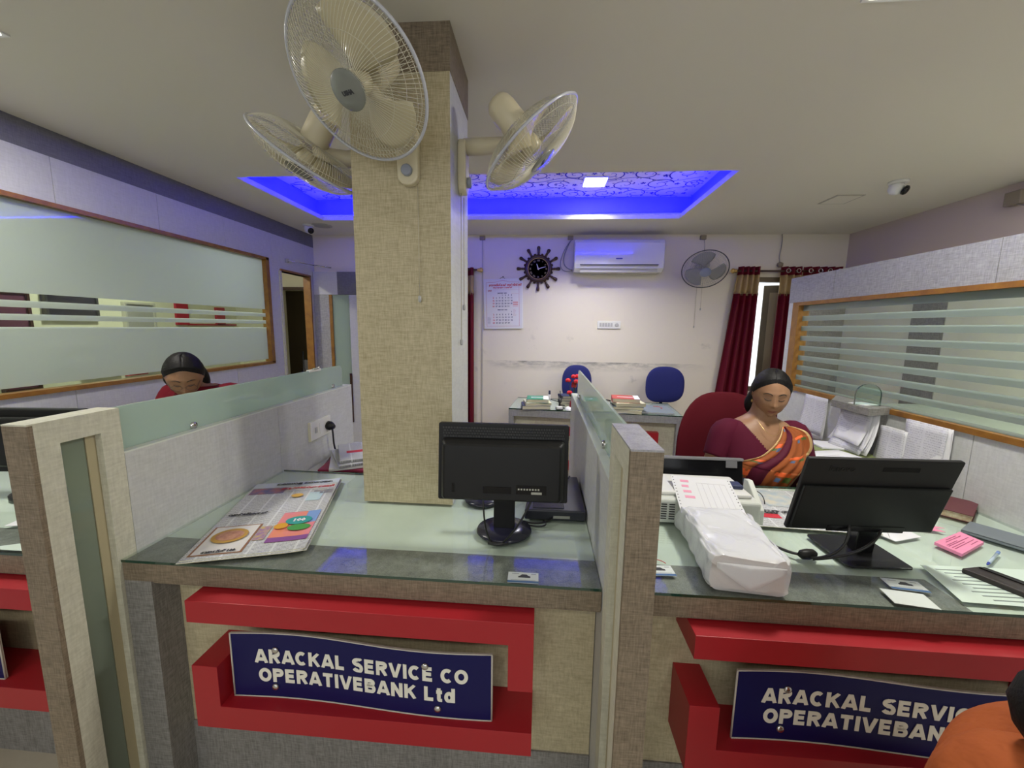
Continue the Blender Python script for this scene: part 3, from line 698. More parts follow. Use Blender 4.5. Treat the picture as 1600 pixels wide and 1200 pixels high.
def junction(x, z, lab, wire):
    t_ = thing('junction_box', lab, 'junction box', (x, YB, z), group='junction boxes under the ceiling edge')
    MB().box(-.03, .03, -.03, 0, -.022, .022).build('box', pmat('junction_brown', (.24, .20, .15), .6), t_, bevel=.003)
    if wire: MB().tube(wire, .0025, 5).build('wire', pmat('grey_cable', (.22, .22, .23), .5), t_)
junction(.28, 2.495, 'small junction box at the ceiling edge over the cable of the air conditioner', None)
junction(1.685, 2.495, 'small junction box at the ceiling edge above the grey wall fan', bez((0, -.02, -.01), (.02, -.05, -.05), (.03, -.02, -.15), (-.02, -.05, -.28), 10))
junction(-.69, 2.495, 'small junction box at the ceiling edge left of the ship wheel clock', None)
o = MB().box(-.697, -.683, YB - .008, YB, .05, 2.47).build('cable_trunking', pmat('trunk_grey', (.44, .41, .37), .6)); tag(o, 'thin vertical cable trunking on back wall beside the calendar', 'trunking')
t_ = thing('cable_stub', 'loose wire hanging from the ceiling edge with plug end above the right curtain', 'cable', (2.49, YB, 2.2))
MB().tube(bez((0, -.01, .33), (.02, -.02, .2), (-.03, -.02, .12), (0, -.02, .04), 10), .004, 5).build('wire', pmat('grey_cable', (.22, .22, .23), .5), t_)
MB().lathe([(.02, 0), (.03, .02), (.028, .04), (.01, .05)], TR(0, -.03, -.01), 12).build('holder', pmat('junction_brown', (.24, .20, .15), .6), t_)
t_ = thing('switch_panel', 'small white switch plate on the back wall below the air conditioner', 'switch', (.74, YB, 1.56))
MB().prism(rrect(.255, .083, .006), .012, facing(0, 0, 0)).build('plate', white, t_, bevel=.002)
for k in range(5): MB().box(-.105 + k * .03, -.082 + k * .03, -.016, -.012, -.02, .02).build('switch', pmat('switch_grey', (.42, .42, .42), .4), t_)
MB().lathe([(.022, 0), (.022, .004), (.018, .005)], TR(.085, -.0125, 0, rx=PI / 2), 18).build('socket_face', pmat('switch_grey', (.42, .42, .42), .4), t_)

# ship-wheel clock
t_ = thing('wheel_clock', 'dark wooden wall clock shaped like a ship wheel with handles', 'clock', (-.063, YB, 2.165))
Mc = facing(0, 0, 0)
MB().lathe([(.115, .0), (.150, .004), (.152, .022), (.14, .034), (.12, .036), (.112, .028), (.110, .012)], Mc, 48).build('rim', darkwood, t_)
m = MB()
for k in range(24):
    a = 2 * PI * k / 24; m.lathe([(.014, .004), (.016, .012), (.014, .022), (.004, .025)], Mc @ TR(.152 * math.cos(a), .152 * math.sin(a), 0), 8)
m.build('scalloped_edge', darkwood, t_)
for k in range(12):
    a = 2 * PI * k / 12 + PI / 2
    MB().lathe([(.008, 0), (.008, .02), (.014, .03), (.012, .045), (.019, .075), (.018, .092), (.008, .10)], Mc @ Matrix.Rotation(a, 4, 'Z') @ TR(.142, 0, .014, ry=PI / 2), 10).build('handle', darkwood, t_)
MB().lathe([(.114, .006), (.114, .012)], Mc, 40).build('dial', pmat('dial_blue_black', (.025, .03, .05), .25), t_)
MB().tube([Mc @ Vector((.113 * math.cos(a), .113 * math.sin(a), .030)) for a in [2 * PI * k / 48 for k in range(49)]], .003, 6, cap=False).build('brass_ring', goldm, t_)
m = MB(); num = ['XII', 'I', 'II', 'III', 'IV', 'V', 'VI', 'VII', 'VIII', 'IX', 'X', 'XI']
for k, s_ in enumerate(num):
    a = PI / 2 - 2 * PI * k / 12; addtext(m, s_, .024, Mc @ TR(.088 * math.cos(a), .088 * math.sin(a), .0125, rz=a - PI / 2), bold=.0008)
m.build('numerals', pmat('numeral_gold', (.32, .26, .16), .4), t_, fix=False)
def hand(a, l, w_, nm):
    MB().prism([(-w_, -.012), (w_, -.012), (w_ * .5, l), (-w_ * .5, l)], .0015, Mc @ Matrix.Rotation(a, 4, 'Z') @ TR(0, 0, .0155)).build(nm, pmat('hand_white', (.7, .7, .72), .4), t_)
hand(math.radians(20), .055, .006, 'hour_hand'); hand(math.radians(-74), .085, .004, 'minute_hand')
MB().lathe([(.007, .012), (.007, .02)], Mc, 12).build('centre_cap', goldm, t_)

# calendar
t_ = thing('wall_calendar', 'white wall calendar with red heading showing two months, hung on back wall', 'calendar', (-.455, YB, 1.78), 0)
tlt = Matrix.Rotation(math.radians(-1.5), 4, 'Y')
Mk = tlt @ facing(0, -.012, 0)
MB().prism([(-.215, -.28), (.215, -.28), (.215, .275), (-.215, .275)], .004, Mk).build('sheet', pmat('calendar_paper', (.62, .61, .66), .5), t_)
MB().prism([(-.20, -.275), (.228, -.275), (.228, .26), (-.20, .26)], .003, tlt @ facing(0, -.006, 0)).build('back_sheet', paper, t_)
m = MB(); zz = .0045
def ln(x0, y0, x1, y1, w_=.0026, mi=0, mb=m):
    d = Vector((x1 - x0, y1 - y0, 0)).normalized(); n_ = Vector((-d.y, d.x, 0)) * w_ / 2
    mb.add([Mk @ (Vector((x0, y0, zz)) + n_), Mk @ (Vector((x0, y0, zz)) - n_), Mk @ (Vector((x1, y1, zz)) - n_), Mk @ (Vector((x1, y1, zz)) + n_)], [(0, 1, 2, 3)], mi)
ln(-.185, .235, -.185, -.25); ln(.185, .235, .185, -.25); ln(-.185, -.25, .185, -.25, .002)
arc = [(-.185, .235), (-.08, .238), (-.05, .248), (0, .255), (.05, .248), (.08, .238), (.185, .235)]
for p, q in zip(arc[:-1], arc[1:]): ln(*p, *q)
ln(-.11, .155, .185, .155, .001); ln(.10, .11, .185, .11, .001)
addtext(m, 'അറയ്ക്കൽ സർവ്വീസ്', .030, Mk @ TR(.03, .205, zz), 1, bold=.0016)
addtext(m, 'സഹകരണ ബാങ്ക്', .022, Mk @ TR(.0, .178, zz), 1, bold=.0010)
addtext(m, '2025', .022, Mk @ TR(-.145, .145, zz), 0, bold=.0012)
def month(name, x0, y0, first, days, redrow):
    addtext(m, name, .015, Mk @ TR(-.005, y0 + .022, zz), 2, bold=.001)
    for d in range(1, days + 1):
        k = first + d - 1; cx = x0 + (k % 7) * .034; cy = y0 - (k // 7) * .031
        addtext(m, str(d), .022, Mk @ TR(cx, cy, zz), 1 if k % 7 == 0 else 2, bold=.0010)
month('JANUARY  2025', -.105, .095, 3, 31, 0)
month('FEBRUARY  2025', -.105, -.090, 6, 28, 0)
for yy in (.02, .01, -.004, -.012, -.028): ln(.115, yy, .172, yy, .006 if yy in (.01, -.012) else .003, 1)
for k in range(10): ln(.115, -.065 - k * .008, .115 + .02 + (k * 37 % 20) * .001, -.065 - k * .008, .0012)
for k in range(9): ln(-.178, -.15 - k * .009, -.178 + .03 + (k * 23 % 12) * .001, -.15 - k * .009, .0018, 2)
m.build('print', [pmat('calendar_border_red', (.45, .10, .14), .6), redink, pmat('calendar_ink', (.06, .06, .14), .6)], t_, fix=False)
MB().tube([Mk @ Vector((-.03, .275, .002)), Mk @ Vector((0, .295, 0)), Mk @ Vector((.03, .275, .002))], .002, 5).lathe([(.006, 0), (.006, .01)], facing(0, -.005, .298), 8).build('hook', darkp, t_)

# curtains
def curtain(label, xa, xb, ztop, zbot, splay=0, tab=True, group=None, yy=YB - .09, folds=5, rings=0):
    t_ = thing('curtain', label, 'curtain', ((xa + xb) / 2, yy, 0), group=group)
    def sheet(z0, z1, n, off=0):
        P = []
        for i in range(n + 1):
            z_ = z0 + (z1 - z0) * i / n; tt = (ztop - z_) / (ztop - zbot); row = []
            for j in range(folds * 10 + 1):
                u = j / (folds * 10); x = xa + (xb - xa) * u + splay * tt * (1 - u) - 0
                row.append(Vector((x - t_.location.x, (.028 + .01 * tt) * math.sin(u * folds * 2 * PI + tt * .8) + off, z_)))
            P.append(row)
        return P
    zb0 = ztop - .085; zb1 = ztop - .28
    MB().grid(sheet(zbot, zb1, 10)).build('drape', maroonc, t_, solid=.003)
    MB().grid(sheet(zb1, zb0, 4)).build('gold_band', goldc, t_, solid=.003)
    MB().grid(sheet(zb0, ztop, 3)).build('heading', maroonc, t_, solid=.003)
    m = MB()
    for j in range(folds * 4):
        u = (j + .5) / (folds * 4); x = xa + (xb - xa) * u - t_.location.x; m.tube([(x, .03 * math.sin(u * folds * 2 * PI) - .006, zb1 - .02), (x, .03 * math.sin(u * folds * 2 * PI) - .006, zb1 + .012)], .003, 4)
    m.build('trim_stitch', pmat('fringe', (.25, .17, .10), .7), t_)
    for j in range(rings):
        u = (j + .5) / max(rings, 1); x = xa + (xb - xa) * u - t_.location.x
        MB().tube([(x + .02 * math.cos(a), -.040, ztop - .045 + .02 * math.sin(a)) for a in [2 * PI * k / 16 for k in range(17)]], .004, 5, cap=False).build('eyelet', chrome, t_)
    return t_
def rod(label, x0, x1, z_):
    t_ = thing('curtain_rod', label, 'curtain rod', ((x0 + x1) / 2, YB - .09, z_)); h = (x1 - x0) / 2
    MB().tube([(-h, 0, 0), (h, 0, 0)], .011, 10).build('pole', darkwood, t_)
    for s_ in (-1, 1):
        MB().lathe([(.012, 0), (.02, .01), (.013, .02), (.026, .035), (.026, .05), (.008, .065)], TR(s_ * h, 0, 0, ry=s_ * PI / 2), 14).build('finial', goldm, t_)
        MB().tube([(s_ * (h - .04), 0, 0), (s_ * (h - .04), .09, 0)], .006, 8).build('bracket', goldm, t_)
rod('curtain rod with brass finial over the right back window', 2.03, 3.10, 2.14)
rod('curtain rod with brass finial half hidden behind the pillar', -1.50, -.735, 2.14)
curtain('maroon curtain with gold band, left one at the right back window', 2.045, 2.262, 2.185, .25, splay=-.18, folds=4)
curtain('maroon curtain with gold band, right one at the right back window, gathered', 2.475, 2.68, 2.185, .25, folds=3, rings=2)
curtain('maroon curtain at the far right of the back window, mostly behind the glazed partition', 2.70, 3.08, 2.185, .25, folds=5, rings=4)
curtain('maroon curtain seen just right of the pillar on the back wall', -1.35, -.775, 2.165, .20, folds=7, splay=0)
# window in the back wall: frame, shutter leaf and the yard beyond
win2 = struct('window_2', MB().box(WX0, WX1, YB + .01, YB + .09, WZ1 - .05, WZ1).box(WX0, WX0 + .04, YB + .01, YB + .09, WZ0, WZ1).box(WX1 - .04, WX1, YB + .01, YB + .09, WZ0, WZ1).box(WX0, WX1, YB + .01, YB + .09, WZ0, WZ0 + .05), pmat('window_frame_brown', (.13, .10, .06), .5))
sm = MB(); Ms = TR(2.75, YB + .10, WZ0 + .03, rz=PI - .35)
sm.box(0, .30, -.02, .02, 0, 1.14, M=Ms); sm.build('shutter', pmat('shutter_brown', (.12, .10, .065), .5), win2)
MB().box(.06, .24, -.024, .024, .08, 1.06, M=Ms).build('shutter_panel', pmat('shutter_panel_tan', (.30, .26, .18), .6), win2)

# left rear cubicle front on the back wall
cf = thing('rear_cubicle', 'laminate cubicle front at the left rear with wood edged frosted glass strip', 'partition', (-2.45, YB - .03, 0)); W = dict(parent=cf, world=True); y0, y1 = YB - .045, YB - .002
MB().box(-2.655, -2.37, y0, y1, 1.862, 2.12).build('white_panel', leftlam, **W); MB().box(-2.37, -1.95, y0, y1, 1.862, 2.12).build('slate_panel', darkgrey, **W)
MB().box(-2.655, -2.475, y0, y1, .36, 1.860).build('grey_panel', lightgrey, **W)
MB().box(-2.475, -2.44, y0 - .005, y1, .36, 1.860).build('wood_edge', wood, **W)
MB().box(-2.44, -2.235, y0 + .01, y1, .36, 1.860).build('frosted_strip', frosted('cubicle_glass', (.40, .47, .42), clear=0), **W)
MB().box(-2.235, -2.0, y0, y1, .36, 1.860).box(-2.655, -2.0, y0, y1, 0, .36).build('side_panel', leftlam, **W)
MB().box(-2.262, -2.235, y0 - .01, y1, .36, .95).build('dark_stile', darkwood, **W)

# things in the office seen through the clear bands of the left glazing
def flatthing(name, label, cat, y0, y1, z0, z1, mat, group=None, x=-4.3, frame=None):
    t_ = thing(name, label, cat, (x, (y0 + y1) / 2, z0), group=group); hy = (y1 - y0) / 2
    MB().box(.001, .03, -hy, hy, 0, z1 - z0).build('face', mat, t_)
    if frame: MB().box(.001, .045, -hy - .02, hy + .02, -.02, 0).box(.001, .045, -hy - .02, hy + .02, z1 - z0, z1 - z0 + .02).box(.001, .045, -hy - .02, -hy, 0, z1 - z0).box(.001, .045, hy, hy + .02, 0, z1 - z0).build('frame', frame, t_)
purple = pmat('plum_panel', (.10, .02, .05), .6)
flatthing('notice_board', 'plum board on the office wall seen through the left glazing, leftmost', 'board', 2.86, 3.06, .96, 1.73, purple, frame=darkwood)
flatthing('notice_board', 'dark glass front board on the office wall, second from left through the glazing', 'board', 3.20, 3.58, 1.56, 1.75, pmat('dark_board', (.02, .02, .03), .2), frame=darkp)
flatthing('notice_board', 'black low board with white knob seen in the lowest clear band of the left glazing', 'board', 3.40, 3.75, .98, 1.06, black)
redp = pmat('red_panel', (.42, .02, .04), .5)
flatthing('red_divider', 'red upright divider in the office seen through the bands, left one', 'panel', 4.44, 4.60, 1.49, 1.80, redp, group='red panels in the office')
flatthing('red_divider', 'short red divider in the office seen through the bands, middle one', 'panel', 5.02, 5.16, 1.49, 1.72, redp, group='red panels in the office')
flatthing('red_counter', 'long low red counter edge in the office seen in the third clear band', 'counter', 4.60, 5.35, 1.485, 1.505, redp, group='red panels in the office')
flatthing('cabinet', 'grey cabinet front in the office, between board and red panels', 'cabinet', 3.86, 4.15, 1.0, 1.70, pmat('cab_grey', (.35, .34, .30), .6), frame=pmat('cab_edge', (.5, .48, .4), .6))
flatthing('red_folder_stack', 'maroon folders seen in the lowest clear band beside the seated woman', 'folders', 3.80, 4.02, .96, 1.05, redp)
# trolley silhouette in the dark doorway and box on its wall
t_ = thing('dark_trolley', 'dark trolley standing in the gloom beyond the left doorway', 'trolley', (-3.42, 5.75, 0))
MB().box(-.08, .08, -.10, .10, .85, 1.0).build('tray', pmat('grey_trolley', (.14, .14, .15), .5), t_)
MB().box(-.10, .10, -.12, .12, .12, .82).build('body', black, t_, bevel=.03)
for sx in (-1, 1): MB().tube([(sx * .09, -.1, .05), (sx * .09, -.1, 1.12)], .012, 8).build('rail', darkp, t_)
for sx in (-1, 1): MB().lathe([(.04, -.015), (.05, 0), (.04, .015)], TR(sx * .09, -.1, .05, ry=PI / 2), 14).build('wheel', black, t_)
o = MB().box(-3.56, -3.24, 6.38, 6.5, 1.50, 1.82).build('wall_box', pmat('dark_box', (.03, .03, .03), .3), bevel=.01); tag(o, 'dark framed box on the wall beyond the left doorway', 'box')
# door closer arm
t_ = thing('door_closer', 'thin chrome door closer arm above the left doorway', 'door closer', (XL, 4.1, 2.165))
MB().tube([(.01, -.02, 0), (.06, .05, 0), (.16, .22, -.01)], .005, 6).tube([(.16, .22, -.01), (.30, .32, -.02)], .008, 6).build('arm', chrome, t_)
MB().box(0, .02, -.04, .0, -.02, .02).build('bracket', chrome, t_)

# CCTV dome cameras, ceiling speaker
def cctv(label, x, y, aim, rz):
    t_ = thing('security_camera', label, 'security camera', (x, y, ZC), rz)
    MB().lathe([(.055, 0), (.055, -.012), (.045, -.018)], Matrix(), 24).build('base', white, t_)
    MB().lathe([(.036, -.012), (.042, -.03), (.042, -.055), (.03, -.078), (.008, -.085)], Matrix.Rotation(.25, 4, 'X'), 24).build('body', white, t_)
    MB().lathe([(.030, 0), (.030, .012), (.022, .02), (.008, .022)], frame_to((.3, -.75, -.5), loc=(.012, -.032, -.062)), 20).build('lens', blackg, t_)
cctv('white ceiling dome security camera at the right, dark lens', 2.37, 3.05, 0, .3)
cctv('white ceiling security camera above the left doorway', -2.42, 4.12, 0, .7)
t_ = thing('ceiling_speaker', 'round flush ceiling speaker beside the left security camera', 'speaker', (-2.30, 4.16, ZC))
MB().lathe([(.10, 0), (.10, -.004), (.08, -.006)], Matrix(), 32).build('ring', pmat('speaker_ring', (.38, .37, .34), .6), t_)
MB().lathe([(.08, -.004), (.078, -.0075)], Matrix(), 32).build('grille', pmat('speaker_grille', (.32, .31, .29), .7), t_)
t_ = thing('wall_fixture', 'small brown box on the upper right wall at the frame edge', 'junction box', (XR, 3.08, 2.42))
MB().box(-.05, 0, -.05, .05, -.04, .05).build('box', pmat('junction_brown', (.24, .20, .15), .6), t_, bevel=.005)
MB().tube([(-.03, 0, -.03), (-.04, -.1, -.07), (-.03, -.3, -.10)], .004, 5).build('wire', pmat('grey_cable', (.22, .22, .23), .5), t_)

# ------------------------------------------------------------------ back desk
BD = TR(.49, 3.70, 0, rz=-.10)
bd = thing('back_desk', 'rear desk with glass top and red accents before the back wall', 'desk', (.49, 3.72, 0), -.085)
DH = .745; hw = .80
MB().box(-hw, hw, 0, .62, DH - .07, DH - .008).build('top_slab', pmat('desk_top', (.45, .47, .44), .5), bd)
MB().box(-hw, hw, -.006, 0, DH - .075, DH - .008).build('front_edge', lightgrey, bd)
MB().box(-hw, hw, -.008, .62, DH - .008, DH, mis=[0, 0, 1, 1, 0, 0]).build('glass_top', [glassmat, glassedge], bd)
MB().box(-hw, -hw + .05, 0, .62, 0, DH - .07).build('leg', lightgrey, bd); MB().box(hw - .05, hw, 0, .62, 0, DH - .07).build('leg', lightgrey, bd)
MB().box(-hw + .05, hw - .05, .06, .08, .1, DH - .07).build('front_panel', cream, bd)
Mr = Matrix(((1, 0, 0, 0), (0, 0, 1, 0), (0, 1, 0, 0), (0, 0, 0, 1)))
MB().prism([(-.58, .50), (.52, .50), (.52, .34), (.60, .34), (.60, .575), (-.58, .575)], .06, Mr).build('red_bracket', redlam, bd)
MB().prism([(-.58, .34), (-.58, .16), (.58, .16), (.58, .24), (-.50, .24), (-.50, .34)], .06, Mr).build('red_bracket', redlam, bd)

def book(name, label, cat, x, y, z, w_, d, h, rz, cover, pages=papery, group=None, label_strip=None, spine=None):
    t_ = thing(name, label, cat, (x, y, z), rz, group)
    MB().box(-w_ / 2 + .003, w_ / 2 - .003, -d / 2 + .003, d / 2 - .003, .002, h - .002).build('pages', pages, t_)
    m = MB().box(-w_ / 2, w_ / 2, -d / 2, d / 2, 0, .002).box(-w_ / 2, w_ / 2, -d / 2, d / 2, h - .002, h).box(-w_ / 2, -w_ / 2 + .003, -d / 2, d / 2, 0, h)
    m.build('cover', cover, t_)
    if label_strip: MB().box(-w_ * .3, w_ * .3, -.012, .012, h, h + .0008).build('label', paper, t_)
    if spine: MB().box(w_ / 2 - .05, w_ / 2, -d / 2, d / 2, h, h + .001).build('edge_tape', spine, t_)
    return t_
green = pmat('green_cover', (.008, .22, .13), .4); navy = pmat('navy_cover', (.03, .04, .10), .5); redc = pmat('salmon_red_cover', (.45, .07, .06), .5)
greyc = pmat('grey_cover', (.22, .26, .30), .5); maroonb = pmat('maroon_cover', (.12, .03, .035), .5); tealc = pmat('dark_teal_cover', (.05, .09, .09), .5)
book('ledger', 'navy ledger at the bottom of the stack on the left of the rear desk', 'book', -.05, 3.85, DH, .27, .22, .036, .1, navy)
book('ledger', 'cream ledger under the green one on the left of the rear desk', 'book', -.035, 3.86, DH + .036, .25, .21, .026, .16, papery)
book('ledger', 'bright green ledger with white label on top of the left rear desk stack', 'book', -.03, 3.86, DH + .062, .21, .21, .036, .0, green, label_strip=1, spine=paper)
t_ = thing('marker_pen', 'white marker with dark cap standing beside the green ledger', 'marker', (.085, 3.93, DH))
MB().lathe([(.013, 0), (.013, .115), (.011, .12)], Matrix(), 14).build('barrel', white, t_); MB().lathe([(.0105, .12), (.010, .155), (.006, .16)], Matrix(), 14).build('cap', navy, t_)
t_ = thing('pen_stand', 'dark metal desk ornament with pens left of the red flowers', 'pen stand', (.185, 3.86, DH))
MB().lathe([(.04, 0), (.042, .008), (.012, .014), (.010, .05), (.022, .06), (.02, .09), (.008, .095)], Matrix(), 18).build('stand', darkp, t_)
MB().tube([(-.01, 0, .06), (-.09, -.02, .085)], .004, 6).tube([(.01, 0, .06), (.0, .0, .17)], .004, 6).tube([(0, 0, .03), (.05, -.02, .03)], .006, 6).build('pens', darkp, t_)
t_ = thing('paper_punch', 'small white and black stapler on the rear desk front edge', 'stapler', (.18, 3.79, DH), .2)
MB().box(-.03, .03, -.02, .02, 0, .028).build('body', white, t_, bevel=.006); MB().box(-.032, .032, -.024, .024, 0, .006).build('base', black, t_)
t_ = thing('computer_mouse', 'pale computer mouse on the rear desk beside the divider', 'mouse', (.268, 3.785, DH), .2)
P = []
for i in range(9):
    u = i / 8; row = []
    for k in range(12):
        a = 2 * PI * k / 12; row.append(Vector((.036 * math.cos(a) * math.cos(u * PI / 2 * .98), .052 * math.sin(a) * math.cos(u * PI / 2 * .98), .03 * math.sin(u * PI / 2))))
    P.append(row)
MB().grid(P, closed=True).build('shell', white, t_)
for k, (cv, lb) in enumerate(((papery, 'cream ledger at the bottom of the stack behind the red flowers'), (tealc, 'dark ledger in the middle of the stack behind the red flowers'), (greyc, 'grey ledger near the top of the stack behind the red flowers'), (navy, 'navy ledger tipped on top of the stack behind the red flowers'))):
    book('ledger', lb, 'book', .30 - .004 * k, 4.05, DH + .026 * k, .22 - .01 * k, .17, .024, .08 * k, cv)
# flowers
t_ = thing('flower_vase', 'vase of red artificial flowers on the rear desk behind the divider end', 'flowers', (.315, 3.86, DH))
MB().lathe([(.03, 0), (.038, .02), (.034, .06), (.02, .09), (.025, .11)], Matrix(), 18).build('vase', pmat('red_vase', (.35, .01, .015), .3), t_)
rn = random.Random(3); fl = []
for k in range(9):
    a = rn.uniform(0, 6.28); r = rn.uniform(.01, .075); h = rn.uniform(.14, .33); fl.append(Vector((r * math.cos(a), r * math.sin(a) * .6, h)))
m = MB()
for p in fl: m.tube([(0, 0, .08), (p.x * .4, p.y * .4, p.z * .6), p], .002, 5)
m.build('stems', pmat('stem_green', (.03, .09, .02), .6), t_)
for p in fl:
    m = MB()
    for k in range(7):
        a = k * .9; el = .4 + .5 * (k % 2)
        d = Vector((math.cos(a) * math.cos(el), math.sin(a) * math.cos(el), math.sin(el)))
        m.lathe([(.002, 0), (.015, .008), (.018, .016), (.010, .026), (.002, .028)], frame_to(d, up=(.1, .2, 1), loc=p), 7)
    m.build('blossom', pmat('red_petal', (.50, .006, .012), .6), t_)
m = MB()
for k in range(8):
    a = k * .8; p = Vector((.05 * math.cos(a), .03 * math.sin(a), .13 + .02 * (k % 3))); m.add([(0, 0, .1), p + Vector((0, 0, .012)), p * 1.25, p - Vector((0, 0, .012))], [(0, 1, 2, 3)])
m.build('leaves', pmat('leaf_green', (.04, .10, .03), .6), t_, solid=.001)
# stack right of divider
for k, (cv, w_, lb) in enumerate(((papery, .30, 'cream register at the bottom of the stack on the right of the rear desk'), (tealc, .28, 'dark register second from bottom on the right of the rear desk'), (papery, .27, 'worn cream register below the red book on the rear desk'))):
    book('register', lb, 'book', .80 + .012 * k, 3.80, DH + .032 * k, w_, .22, .030, -.2 + .15 * k, cv)
book('register', 'red covered register with white label on top of the right rear desk stack', 'book', .80, 3.82, DH + .096, .25, .22, .036, -.12, redc, label_strip=1, spine=paper)
t_ = book('file_folder', 'grey blue folder with red arc lying right of the red register', 'folder', 1.10, 3.90, DH, .30, .36, .012, -.1, greyc, pages=paper)
MB().tube([(.02 + .06 * math.cos(a), .05 + .06 * math.sin(a), .0125) for a in [k * .2 - .8 for k in range(14)]], .004, 4).build('arc_mark', redc, t_)
t_ = thing('loose_paper', 'white sheets sticking out under the red topped stack', 'paper', (.70, 3.72, DH + .001), .2); MB().box(-.12, .12, -.05, .08, 0, .002).build('sheet', paper, t_)
t_ = thing('loose_paper', 'white sheets lying behind the frosted screen on the rear desk', 'paper', (.64, 4.0, DH + .001), -.4); MB().box(-.10, .10, -.12, .12, 0, .003).build('sheet', paper, t_)
t_ = thing('headband_cable', 'black curved cable arching over the papers on the rear desk', 'cable', (.66, 4.0, DH))
MB().tube(bez((-.11, 0, .0), (-.08, 0, .09), (.06, 0, .09), (.10, 0, .0)), .006, 8).build('loop', black, t_)

# ------------------------------------------------------------------ chairs
def loft_back(w_, h, d, bulge=.04, n=20, k=24, pw=3.0):
    """rounded padded backrest, centred x, z 0..h, front at -y"""
    P = []
    for i in range(k + 1):
        a = PI * i / k
        row = []
        for j in range(n * 2):
            b = 2 * PI * j / (n * 2); row.append((a, b))
        P.append(row)
    out = []
    for row in P:
        r2 = []
        for a, b in row:
            x = math.sin(a) * math.cos(b); y = math.sin(a) * math.sin(b); z_ = math.cos(a)
            # superellipsoid
            f = (abs(x) ** pw + abs(z_) ** pw) ** (1 / pw) if (x or z_) else 1
            l = math.hypot(x, z_) or 1; s_ = l / max(f, 1e-4)
            xx = x * s_; zz_ = z_ * s_
            wid = w_ / 2 * (1 - .12 * (zz_ > 0) * zz_ * zz_)
            r2.append(Vector((xx * wid, y * d / 2 + bulge * xx * xx * -1, h / 2 + zz_ * h / 2)))
        out.append(r2)
    return out
def office_chair(label, x, y, rz, mat, bw, bh, bz, seat_z=.47, group=None, arms=False):
    t_ = thing('office_chair', label, 'chair', (x, y, 0), rz, group)
    o = MB().grid(loft_back(bw, bh, .075), closed=True).build('backrest', mat, t_); o.location = (0, .20, bz)
    P = MB().grid(loft_back(.46, .44, .08, 0), closed=True); o = P.build('seat', mat, t_); o.rotation_euler = (PI / 2, 0, 0); o.location = (0, .22, seat_z - .04)
    MB().tube([(0, .08, seat_z - .06), (0, .24, seat_z - .06), (0, .275, seat_z + .05), (0, .25, bz + bh * .5)], .018, 8).build('back_bar', black, t_)
    MB().lathe([(.03, .10), (.03, .30), (.02, .30), (.02, seat_z - .07)], Matrix(), 14).build('column', black, t_)
    for k in range(5):
        a = k * 2 * PI / 5 + .3; dx, dy = math.cos(a), math.sin(a)
        l = MB().tube([(0, 0, .11), (dx * .26, dy * .26, .07)], [.025, .014], 8).build('foot', black, t_)
        MB().lathe([(.02, -.018), (.027, -.012), (.027, .012), (.02, .018)], TR(dx * .26, dy * .26, .027, rz=a + PI / 2, rx=0) @ Euler((0, PI / 2, 0)).to_matrix().to_4x4(), 12).build('caster', black, l)
    if arms:
        for s_ in (-1, 1):
            MB().tube([(s_ * .20, .05, seat_z - .05), (s_ * .27, .05, seat_z), (s_ * .28, .04, seat_z + .2)], .014, 8).build('arm_support', black, t_)
            MB().box(s_ * .28 - .025, s_ * .28 + .025, -.10, .16, seat_z + .2, seat_z + .23).build('arm_pad', black, t_, bevel=.01)
    return t_
office_chair('blue fabric office chair behind the rear desk, right one beside the folder', 1.30, 4.12, 0, bluef, .40, .385, .745, .50)
office_chair('blue fabric office chair behind the rear desk, mostly hidden by the divider screen', .385, 4.20, 0, bluef, .32, .38, .74, .50)
office_chair('maroon high backed office chair that the woman in the sari sits on', 1.03, 2.08, .12, maroon, .52, .66, .52, .50, arms=True)
office_chair('maroon office chair under the woman behind the left divider', -1.86, 2.14, 0, maroon, .46, .40, .60, .46)

# ------------------------------------------------------------------ people
def ell_ring(cx, cy, z_, rx, ry, n=40, p=2.3, tiltx=0):
    r = []
    for k in range(n):
        a = 2 * PI * k / n; c, s_ = math.cos(a), math.sin(a)
        x = math.copysign(abs(c) ** (2 / p), c) * rx; y = math.copysign(abs(s_) ** (2 / p), s_) * ry
        r.append(Vector((cx + x, cy + y, z_ + tiltx * x)))
    return r
def catmull(keys, n):
    """keys: list of tuples, first item param z; returns n interpolated tuples"""
    out = []
    m_ = len(keys)
    for i in range(n + 1):
        t = i / n * (m_ - 1); k = min(int(t), m_ - 2); f = t - k
        p = [keys[max(k - 1, 0)], keys[k], keys[k + 1], keys[min(k + 2, m_ - 1)]]
        out.append(tuple(.5 * ((2 * b) + (-a + c) * f + (2 * a - 5 * b + 4 * c - d) * f * f + (-a + 3 * b - 3 * c + d) * f ** 3) for a, b, c, d in zip(*p)))
    return out
def torso(keys, n=40, seg=48):
    return [ell_ring(cx, cy, z_, rx, ry, seg) for z_, cx, cy, rx, ry in catmull(keys, n)]
